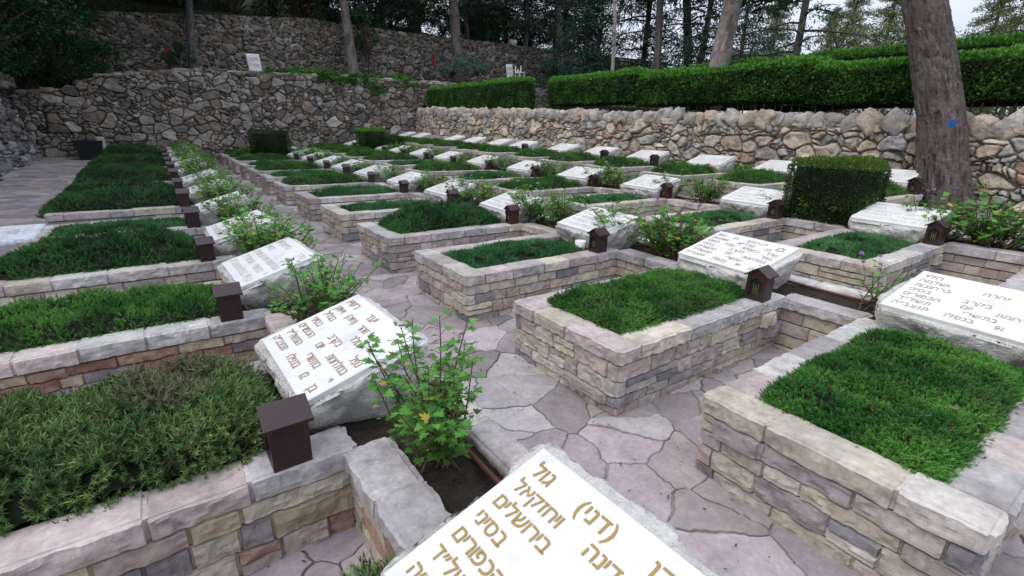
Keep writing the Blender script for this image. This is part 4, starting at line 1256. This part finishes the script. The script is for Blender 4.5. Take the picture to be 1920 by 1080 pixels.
def bare_trunk(px0, py0, px1, py1, depth, w0, w1, seed, label, barkc, crown=True, extra=4.5, drop=2.0):
    b = at_depth(px0, py0, depth); t = at_depth(px1, py1, depth); ax = (t-b)/np.linalg.norm(t-b)
    b2 = b-ax*drop*.5-np.array([0, 0, drop*.5]); top = t+ax*extra*.6+np.array([0, 0, extra*.6])
    root = thing('pine_tree', tuple(b2), label, 'tree')
    f = CAM['f']; r0, r1 = w0/2*depth/f, w1/2*depth/f
    P, C = bark_tube([b2, b, t, top], [r0*1.1, r0, r1, r1*.4], 40, seed, barkc, .10, 130, light=tuple(c*1.6 for c in barkc))
    mb = MB(); mb.grid(P-b2, C, wrap=True); mb.build('trunk', M_BARK, root)
    if crown:
        cr = MB(); br = MB(); rng = np.random.default_rng(seed); cs = []; rs = []
        for i in range(34):
            a = rng.uniform(0, 6.28); h = rng.uniform(.05, 1.0); s_ = t+(top-t)*h-b2; L = rng.uniform(1.5, 4.6)
            e = s_+np.array([math.cos(a)*L, math.sin(a)*L, rng.uniform(-.2, .9)])
            tube(br, [s_, (s_+e)/2+[0, 0, .1], e], [.05, .03, .01], 5, (.09, .07, .06))
            for q in range(5): cs.append(s_+(e-s_)*rng.uniform(.4, 1.1)+rng.normal(0, .3, 3)); rs.append(rng.uniform(.3, .55))
        clump_crown(cr, cs, rs, 50, .24, (.015, .04, .02), (.04, .085, .035), seed+1, flat=.6, droop=.2)
        br.build('branches', M_STEM, root); cr.build('crown', M_NEEDLE, root, False)
    return root
GB = (.17, .145, .135)
def dep_y(u, v, y): return float(np.dot(at_y(u, v, y)-CL, FW))
bare_trunk(664, 140, 644, 0, dep_y(664, 140, 22.6), 19, 15, 61, 'grey bare-trunked pine rising from the terrace behind the white sign', GB, drop=1)
bare_trunk(858, 122, 850, 0, dep_y(858, 122, 23.2), 19, 17, 62, 'straight grey pine trunk behind the silvery shrubs', (.14, .115, .105), drop=1)
bare_trunk(362, 125, 354, 0, dep_y(362, 125, 23.6), 15, 12, 63, 'slender grey trunk in front of the dark upper wall', (.13, .12, .12), drop=1)
bare_trunk(1050, 128, 1046, 0, dep_y(1050, 128, 23.4), 14, 12, 64, 'thin straight trunk above the gap in the hedges', (.15, .125, .11), drop=1.5)
bare_trunk(1346, 130, 1375, 0, 12.6, 34, 33, 65, 'smooth pale tree trunk leaning right behind the hedge', (.23, .20, .185), drop=1.6)
bare_trunk(1232, 130, 1238, 0, 24, 14, 12, 66, 'dim straight trunk left of the leaning pale trunk', (.11, .09, .08), drop=2)
bare_trunk(1290, 125, 1288, 0, 26, 15, 14, 67, 'dark trunk just behind the leaning pale trunk', (.05, .042, .038), drop=2)
bare_trunk(876, 60, 868, 0, 30, 8, 6, 68, 'thin leaning trunk above the upper wall', (.12, .10, .09), drop=1, crown=False)
# dead branchy tree
def dead_tree():
    d = 23; b = at_depth(1151, 128, d); t = at_depth(1152, -40, d)
    root = thing('dead_tree', tuple(b), 'thin pale dead tree with short bare branches', 'tree')
    mb = MB(); tube(mb, [np.zeros(3)-[0, 0, 1.5], (t-b)*.5+[.05, 0, 0], t-b], [.10, .08, .05], 8, (.30, .27, .24)); mb.build('trunk', M_BARK, root)
    br = MB(); r = np.random.default_rng(3)
    for i in range(26):
        s_ = (t-b)*r.uniform(.2, 1); a = r.uniform(0, 6.28); L = r.uniform(.3, 1.1)
        e = s_+np.array([math.cos(a)*L, math.sin(a)*L, r.uniform(-.25, .15)])
        tube(br, [s_, (s_+e)/2+r.normal(0, .05, 3), e], [.025, .015, .005], 5, (.28, .25, .22))
    br.build('branches', M_BARK, root)
dead_tree()
# cedars seen above the hedges: base pixel column and depth
BACKG = 'cedars and pines beyond the hedges'
for i, (u, d, me, sc, lab, base) in enumerate([
    (1490, 21, CEDP, 1.0, 'open dark cedar with drooping layered branches right of the leaning trunk', 120),
    (1310, 24, CED[0], 1.0, 'dense dark cedar behind the leaning pale trunk', 120),
    (1205, 27, CED[1], 1.0, 'dense dark cedar left of the leaning pale trunk', 120),
    (1100, 27, CED[2], 1.1, 'low-branched dark cedar above the hedge gap', 120),
    (1390, 34, CED[1], .95, 'dark cedar far behind the leaning trunk', 110),
    (985, 31, CED[0], 1.0, 'dark cedar standing behind the upper wall near its right end', 95),
    (1040, 38, CED[1], 1.0, 'distant dark cedar behind the thin straight trunk', 90),
]):
    p = at_depth(u, base, d); p[2] = float(terrain(p[0], p[1]))
    plant(me, 'cedar_tree', tuple(p), sc, i*1.3, lab, 'tree', BACKG)
for i, (u, d, j, sc, lab) in enumerate([
    (1580, 46, 0, 1.0, 'pale yellowish pine seen through the cedar branches'),
    (1650, 40, 1, 1.0, 'pale yellowish green pine left of the massive trunk'),
    (1440, 52, 1, 1.1, 'distant pale pine above the grey roof'),
    (1840, 38, 0, 1.0, 'yellowish pine right of the massive trunk'),
    (1905, 30, 1, .9, 'green pine at the right edge of the view'),
    (1545, 60, 0, 1.1, 'faint far pine behind the open cedar'),
    (1700, 55, 0, 1.0, 'far pine hidden behind the massive trunk'),
]):
    p = at_depth(u, 130, d); p[2] = float(terrain(p[0], p[1]))-1.0
    plant(PIN[j], 'pine_tree', tuple(p), sc, i*2.1, lab, 'tree', 'pale pines beyond the hedges')
for i, (u, d, j, sc, lab) in enumerate([
    (1870, 33, 2, 1.0, 'broad pale green tree beyond the right hedge'),
    (1610, 50, 2, 1.1, 'wide yellow green tree far beyond the hedge'),
    (1400, 60, 2, 1.1, 'hazy pale green tree far behind the cedars'),
    (1180, 55, 1, 1.2, 'distant green tree between cedar trunks'),
    (1560, 31, 2, .95, 'airy yellow green tree right of the open cedar'),
    (1650, 27, 2, .8, 'airy pale tree just left of the massive trunk'),
    (1830, 26, 1, .85, 'mid green tree just right of the massive trunk'),
    (1925, 22, 1, .8, 'green tree cut by the right edge'),
]):
    p = at_depth(u, 130, d); p[2] = float(terrain(p[0], p[1]))-2.2
    plant(AIR[j-1] if d < 45 else BRD[j], 'broadleaf_tree', tuple(p), sc, i*1.7, lab, 'tree', 'pale trees beyond the hedges')
# dark wooded slope above the upper wall
rr = random.Random(31)
k = 0
NTH = 'first second third fourth fifth sixth seventh eighth ninth tenth eleventh twelfth thirteenth fourteenth fifteenth'.split()
SLOPE_L = [(-9, 27), (-5.5, 28), (-2, 27.2), (1, 29), (4, 27.5), (7, 28.6), (10, 27.4), (13, 29), (16.5, 28), (20, 29.5), (-12, 24), (-10, 19), (-3.5, 32), (2.5, 33), (8, 33), (14, 34), (19, 35), (-8, 34), (5, 39), (12, 40), (-2, 40), (18, 42), (24, 33), (25, 41), (22, 26.5), (27, 28)]
SLOPE_T = {b: sorted(x for x, y in SLOPE_L if (y < 31) == b) for b in (True, False)}
for (x, y) in SLOPE_L:
    me = CED[rr.randrange(3)] if k % 3 != 1 else BRD[0]
    plant(me, 'cedar_tree' if me is not BRD[0] else 'broadleaf_tree', (x+rr.uniform(-.5, .5), y, float(terrain(x, y))-.2), rr.uniform(.9, 1.15), rr.uniform(0, 6), f'dark tree on the wooded slope, {NTH[SLOPE_T[y < 31].index(x)]} from the left in the {"front" if y < 31 else "back"} line', 'tree', 'dark trees on the wooded slope')
    k += 1
for i, (x, y) in enumerate([(-7, 26.4), (-4, 26.6), (-1, 26.3), (2, 26.6), (5, 26.3), (8, 26.7), (11, 26.5), (14, 26.9), (17, 26.5), (20, 27), (0, 30.5), (6, 31), (12, 31.5), (18, 31.5), (-5, 30.5)]):
    plant(UND, 'undergrowth_shrub', (x, y, float(terrain(x, y))-.2), rr.uniform(.6, .95) if x > 3 else rr.uniform(.8, 1.2), rr.uniform(0, 6), f'dark undergrowth bush behind the upper wall, {["first", "second", "third", "fourth", "fifth", "sixth", "seventh", "eighth", "ninth", "tenth", "eleventh", "twelfth", "thirteenth", "fourteenth", "fifteenth"][i]} from the left in its line', 'bush', 'dark bushes behind the upper wall')

# overhanging shrubs at the upper left
BIGT = broad_meshes(445, H=9.5, R=5.2, base=4.2, n=120, per=120, c0=(.010, .04, .012), c1=(.03, .09, .025), size=.17, r0=.22, flat=.6)
LFT = [broad_meshes(450+i, H=3.6, R=2.0, base=.2, n=46, per=210, c0=(.008, .038, .012), c1=(.03, .10, .03), size=.10, r0=.07, flat=.9) for i in range(2)]
for i, (u, v, d, sc, lab) in enumerate([(30, 130, 16.5, .95, 'dark leafy shrub at the left edge over the rock wall'), (115, 130, 19.0, .8, 'dense dark shrub above the far left corner'), (20, 60, 19, 1.15, 'tall dark shrub at the upper left edge'), (150, 40, 22.5, 1.0, 'dark shrub in front of the upper wall at left'), (-40, 60, 14, 1.0, 'dark shrub mostly outside the left edge')]):
    p = at_depth(u, v, d)
    plant(LFT[i % 2], 'shrub', (p[0], p[1], p[2]-1.0*sc), sc*1.15, i*1.1, lab, 'shrub', 'shrubs overhanging the left wall')
for i, (x, y, sc) in enumerate([(-8.2, 12, 1.0), (-8.6, 17.5, 1.15), (-7.6, 22.6, 1.1), (-11, 8, 1.2), (-4.6, 23.6, .9)]):
    plant(BIGT, 'spreading_tree', (x, y, float(terrain(x, y))-.2), sc, i*1.9, 'tall spreading tree shading the left path, '+('beside the middle of the rock wall', 'behind the far end of the rock wall', 'in the far left corner', 'nearest on the slope', 'on the terrace before the upper wall')[i], 'tree', 'tall trees over the left path')
for i, (x, y, sc) in enumerate([(-6.3, 19.2, .8), (-5.9, 21.9, .75), (-4.3, 22.0, .6), (-6.6, 16.2, .7), (-6.4, 13.5, .6), (-3.2, 22.6, .42)]):
    plant(LFT[i % 2], 'shrub', (x, y, float(terrain(x, y))-.3), sc, i*1.4, 'dark low shrub on the left slope, '+('above the rock wall end', 'in the corner where the walls meet', 'on top of the grey back wall', 'above the middle of the rock wall', 'above the near part of the rock wall', 'small one by the red post')[i], 'shrub', 'shrubs overhanging the left wall')
# small tree, silvery shrubs, ivy on the platform
p = at_y(690, 128, 23.4)
plant(broad_meshes(470, H=2.7, R=.75, base=.5, n=30, per=90, c0=(.02, .06, .03), c1=(.05, .11, .05), size=.10, r0=.03, flat=1.1), 'small_tree', tuple(p), 1, 0, 'small bushy young tree in front of the upper wall', 'tree')
p = at_y(338, 128, 23.2)
plant(LFT[0], 'shrub', (p[0], p[1], p[2]-.1), .28, 0, 'small green shrub beside the slender grey trunk', 'shrub')
SIL = broad_meshes(480, H=.9, R=.8, base=.05, n=24, per=220, c0=(.10, .15, .13), c1=(.20, .26, .23), size=.07, r0=.02, flat=.9)
for i, (u, v) in enumerate([(850, 138), (895, 136), (1035, 142), (1075, 138)]):
    p = at_y(u, v, 22.0)
    plant(SIL, 'silvery_shrub', (p[0], p[1], p[2]-.15), (1.1, .9, 1.1, .8)[i], i, 'silvery grey-green shrub on the upper terrace, '+('below the pine trunk', 'left of the hedge gap', 'right of the hedge gap', 'near the long hedge end')[i], 'shrub', 'silvery shrubs on the upper terrace')
def ivy():
    rng = np.random.default_rng(77); mb = MB(); P = []
    for i in range(9000):
        u = rng.uniform(500, 780); w_ = math.exp(-((u-660)/90)**2)
        x = at_y(u, 140, 21.0)[0]; top = btop(x)
        if rng.random() < .6: P.append((x, rng.uniform(20.9, 22.6), top+rng.uniform(-.05, .28)*rng.random()))
        elif w_ > rng.random()*.9:
            hang = (.8 if 690 < u < 720 or 600 < u < 625 else .35)*rng.random()**1.5
            P.append((x, 20.85-rng.uniform(0, .08), top+.05-hang))
    P = np.array(P); keep = fbm(P, 1.8, 5, 2) > .44; P = P[keep]; n = len(P)
    c = P.mean(0)
    d = rng.normal(0, .5, (n, 3))+np.array([0, -.7, .3])
    C = (np.array([.03, .12, .02])+rng.random((n, 1))*np.array([.06, .16, .015]))
    inst(mb, LOB[0], LOB[1], P-c, basis(d, rng.uniform(0, 6.28, n)), rng.uniform(.05, .10, n), C)
    o = mb.build('ivy', M_LEAF, None, False, tuple(c)); tag(o, 'bright green ivy trailing over the top of the grey back wall', 'ivy')
ivy()
def weeds():
    rng = np.random.default_rng(78); mb = MB(); n = 9000
    P = np.stack([rng.uniform(-5, 16, n), rng.uniform(21.4, 24.9, n), np.zeros(n)], -1)
    P = P[fbm(P, .9, 3, 2) > .42]; n = len(P)
    P[:, 2] = terrain(P[:, 0], P[:, 1])+rng.uniform(-.05, .22, n)
    d = rng.normal(0, .5, (n, 3))+[0, 0, 1]
    C = np.array([.02, .06, .015])+rng.random((n, 1))*np.array([.04, .09, .02])
    inst(mb, LOB[0], LOB[1], P, basis(d, rng.uniform(0, 6, n)), rng.uniform(.05, .11, n), C)
    tag(mb.build('low_weeds', M_LEAF, None, False), 'low weeds covering the upper terrace', 'weeds', kind='stuff')
weeds()

# ------------------------------------------------------------------ small things
def sign(u, v, y, wpx, hpx, label, rz=.12, lines=2):
    p = at_y(u, v, y); d = float(np.dot(p-CL, FW)); W_, H_ = wpx*d/CAM['f'], hpx*d/CAM['f']
    root = thing('stone_sign', tuple(p), label, 'sign', None, rz)
    root.rotation_euler = (math.radians(-8), math.radians(-3), rz)
    b = MB(); block(b, (-W_/2, -.05, 0), (W_/2, .05, H_), .06, .006, 4, (.75, .75, .74), skip=()); b.build('slab', M_COP, root)
    V = []; F = []; n = 0
    for i, wd in enumerate(['חלקת', 'קבורה'][:lines]):
        v_, f_ = word_mesh(wd, .02); s_ = H_*.24; v_ = v_*s_; v_[:, 0] -= (v_[:, 0].min()+v_[:, 0].max())/2
        vv = np.stack([v_[:, 0], v_[:, 0]*0-.066, v_[:, 1]+H_*(.62-.32*i)], -1)
        V += [tuple(q) for q in vv]; F += [tuple(j+n for j in q) for q in f_]; n += len(vv)
    me = bpy.data.meshes.new('inscription'); me.from_pydata(V, [], F); me.materials.append(M_LETT); me.update()
    link(me, 'inscription', root)
sign(480, 135, 21.1, 22, 31, 'white stone section sign leaning on top of the grey back wall')
sign(957, 149, 20.6, 13, 26, 'smaller white stone sign beside the white chair', 0)
def chair():
    p = at_y(975, 149, 20.4); root = thing('plastic_chair', tuple(p), 'white plastic chair on the terrace above the far hedge', 'chair')
    def part(nm, bs):
        b = MB()
        for lo, hi in bs: box(b, lo, hi)
        b.build(nm, M_WHITE, root, False)
    part('seat', [((-.2, -.2, .3), (.2, .2, .33))])
    part('backrest', [((-.2, .17, .33), (-.15, .21, .66)), ((.15, .17, .33), (.2, .21, .70)), ((-.03, .17, .33), (.03, .21, .5)), ((-.15, .17, .33), (.15, .21, .40))])
    for sx in (-.18, .14):
        for sy in (-.18, .15): part('leg', [((sx, sy, -.2), (sx+.04, sy+.04, .3))])
chair()
def bin_():
    p = at_y(173, 291, 20.2); p[2] = float(G(p[0], p[1]))+.02
    s = 20.2/19.
    root = thing('litter_bin', tuple(p), 'black square litter bin in the dark far left corner', 'bin')
    b = MB(); V = []
    for z, w_ in ((0, .30), (.58, .36)): V += [(-w_, -w_, z), (w_, -w_, z), (w_, w_, z), (-w_, w_, z)]
    b.add(V, [(0, 1, 5, 4), (1, 2, 6, 5), (2, 3, 7, 6), (3, 0, 4, 7), (4, 5, 6, 7)]); b.build('body', M_DARK, root, False)
    b = MB(); box(b, (-.38, -.38, .58), (.38, .38, .63)); b.build('lid', M_DARK, root, False)
    q = at_y(195, 291, 20.0); q[2] = float(G(q[0], q[1]))
    b = MB(); block(b, (-.10, -.05, 0), (.10, .05, .78), .05, .02, 4, (.48, .47, .46), skip=('-z',)); o = b.build('standing_slab', M_BLOCK, None, True, tuple(q)); tag(o, 'upright pale stone slab leaning beside the litter bin', 'stone slab')
bin_()
def post(u, v0, v1, y, label, w_=.045):
    p = at_y(u, v0, y); t = at_y(u, v1, y); h = t[2]-p[2]
    root = thing('red_post', tuple(p), label, 'post', 'red posts by the upper wall')
    b = MB(); box(b, (-w_, -w_, -.1), (w_, w_, h)); b.build('post', M_RED, root, False)
    b = MB(); box(b, (-w_*1.5, -w_*1.5, h), (w_*1.5, w_*1.5, h+.05)); b.build('cap', M_RED, root, False)
post(319, 132, 92, 23.5, 'red hydrant post at the left in front of the upper wall', .06)
post(815, 122, 105, 23.5, 'short red post beside the silvery shrubs', .05)
# plaque on the left path
b = MB(); block(b, (-.22, -.5, 0), (.22, .5, .07), .04, .004, 9, (.72, .74, .78), skip=('-z',))
root = thing('foot_plaque', (-3.55, 5.62, R1(5)-.04), 'flat bluish white slab at the foot of a left bed beside the path', 'plaque', None, .02)
b.build('slab', M_COP, root)
v_, f_ = word_mesh('לזכרו', .01)
v_ = v_*.16; vv = np.stack([v_[:, 1]-.05, -(v_[:, 0]-v_[:, 0].mean()), v_[:, 0]*0+.078], -1)
me = bpy.data.meshes.new('inscription'); me.from_pydata([tuple(q) for q in vv], [], f_); me.materials.append(M_FAINT); me.update(); link(me, 'inscription', root)
def litter():
    rng = np.random.default_rng(91); mb = MB(); P = []
    for x0, x1, y0, y1, n in [(-.95, 0, -3, 9, 900), (0, 1.9, -3, 6, 500), (-3.3, -1.6, -1.2, 6, 200), (-5, -3.5, 4, 18, 500), (2.7, 3.1, -3, 6, 120), (7, 8.5, -3, 1, 150)]:
        p = np.stack([rng.uniform(x0, x1, n), rng.uniform(y0, y1, n), np.zeros(n)], -1)
        p[:, 2] = G(p[:, 0], p[:, 1])+.022; P.append(p)
    P = np.concatenate(P); P = P[fbm(P, 1.6, 4, 3)+rng.normal(0, .08, len(P)) > .46]; n = len(P)
    d = rng.normal(0, 1, (n, 3)); d[:, 2] *= .12
    C = np.array([(.10, .065, .04), (.16, .11, .06), (.05, .04, .03), (.22, .18, .12)])[rng.integers(0, 4, n)]
    up = np.array([0, 0, 1.])+rng.normal(0, .2, (n, 3)); dd = d/np.linalg.norm(d, axis=1)[:, None]; x = np.cross(up, dd); x /= np.linalg.norm(x, axis=1)[:, None]
    inst(mb, OV*[.55, 1, 1], OT, P, np.stack([x, np.cross(dd, x), dd], -1), rng.uniform(.008, .03, n), C)
    tag(mb.build('leaf_litter', M_PETAL, None, False), 'dry leaf litter and crumbs scattered on the paving', 'litter', kind='stuff')
litter()
# white pot by the third bed lantern
def pot(loc, r_, h, label, m=M_WHITE, name='plant_pot', cat='pot'):
    b = MB(); prof = [(r_*.75, 0), (r_, h), (r_*.93, h), (r_*.70, h*.1), (0.001, h*.1)]
    th = np.linspace(0, 2*np.pi, 20, endpoint=False)
    P = np.array([[(rr_*math.cos(t), rr_*math.sin(t), z) for t in th] for rr_, z in prof])
    b.grid(P, (1, 1, 1), wrap=True); o = b.build(name, m, None, True, loc); tag(o, label, cat)
pot((1.60, 1.66, R2(1)-.03), .062, .11, 'white round pot beside a lantern in the second row')
pot(tuple(at_z(1211, 310, .92)), .06, .12, 'small grey cup by a far grave near the retaining wall', M_COP, 'cup', 'cup')
for (u, v, z, h, lab) in [(748, 284, .60, .32, 'pale upright slab standing among the far graves'), (577, 281, .55, .25, 'short grey upright slab left of the pale one among the far graves')]:
    p = at_z(u, v, z); b = MB(); block(b, (-.07, -.04, -.15), (.07, .04, h), .06, .008, 4, (.55, .55, .55), skip=('-z',))
    tag(b.build('standing_slab', M_BLOCK, None, True, tuple(p)), lab, 'stone slab', 'upright slabs among the graves')
# red cloth in the bay
RC = at_z(1803, 520, .20); b = MB()
b.add(np.array([(-.07, 0, 0), (.08, 0, 0), (.03, .02, .10), (-.05, .05, .07), (0, -.06, .01)])*1.5, None, [(0, 1, 2), (0, 2, 3), (0, 4, 1), (4, 2, 1), (0, 3, 4), (3, 2, 4)])
tag(b.build('red_cloth', M_RED, None, False, (RC[0], RC[1], RC[2]-.02)), 'crumpled red cloth on the paving between two stone beds', 'cloth')
# fallen leaves
def dry_leaf(loc, rz, sc, label):
    b = MB(); t = np.linspace(-1, 1, 9)
    P = np.stack([np.stack([t, w_*.4*(1-t**2), .35*(t*t)+.25*abs(w_)+0*t], -1) for w_ in (-1, -.4, .4, 1)], 1)
    b.grid(P*sc, (.34, .22, .14)); o = b.build('dry_leaf', M_PETAL, None, True, loc); o.rotation_euler = (.2, .1, rz); tag(o, label, 'leaf', 'dry fallen leaves')
dry_leaf((-2.58, .25, R1(0)+.165), .5, .035, 'curled brown leaf on the patchy bed at left')
dry_leaf(tuple(at_z(1790, 768, .56)), 1.5, .025, 'pale dry leaf on the large right bed')
# white block and lamp on the upper wall, far building and pale roof
q = at_y(962, 82, 25.0)
root = thing('floodlight', tuple(q), 'small white double floodlight on the upper wall', 'floodlight')
for sx in (-.14, .14):
    b = MB(); box(b, (sx-.10, -.1, .05), (sx+.10, .1, .22)); b.build('lamp_head', M_WHITE, root, False)
b = MB(); box(b, (-.2, -.05, -.05), (.2, .05, .05)); b.build('bracket', M_WHITE, root, False)
def building(u0, u1, v0, v1, d, label, wallc, roofc):
    a = at_depth(u0, v1, d); c = at_depth(u1, v1, d); top = at_depth(u0, v0, d)
    L = np.linalg.norm((c-a)[:2]); h = top[2]-a[2]; ang = math.atan2(c[1]-a[1], c[0]-a[0])
    root = thing('low_building', (a[0], a[1], a[2]-2.5), label, 'building', None, ang)
    b = MB(); box(b, (0, 0, 0), (L, 4, 2.5+h*.75), wallc); b.build('wall', M_PLAIN, root, False)
    b = MB(); box(b, (-.3, -.4, 2.5+h*.75), (L+.3, 4.4, 2.5+h), roofc); b.build('roof', M_PLAIN, root, False)
    b = MB()
    for i in range(4): box(b, (L*(.12+.23*i), -.03, 1.2), (L*(.12+.23*i)+L*.1, -.01, 2.2), (.05, .06, .07))
    b.build('window', M_PLAIN, root, False)
building(1378, 1482, 98, 122, 40, 'low grey building behind the hedge and cedar', (.42, .45, .50), (.25, .22, .20))
building(868, 935, 2, 32, 44, 'pale blue roofed shed high on the wooded slope', (.45, .55, .62), (.5, .6, .68))
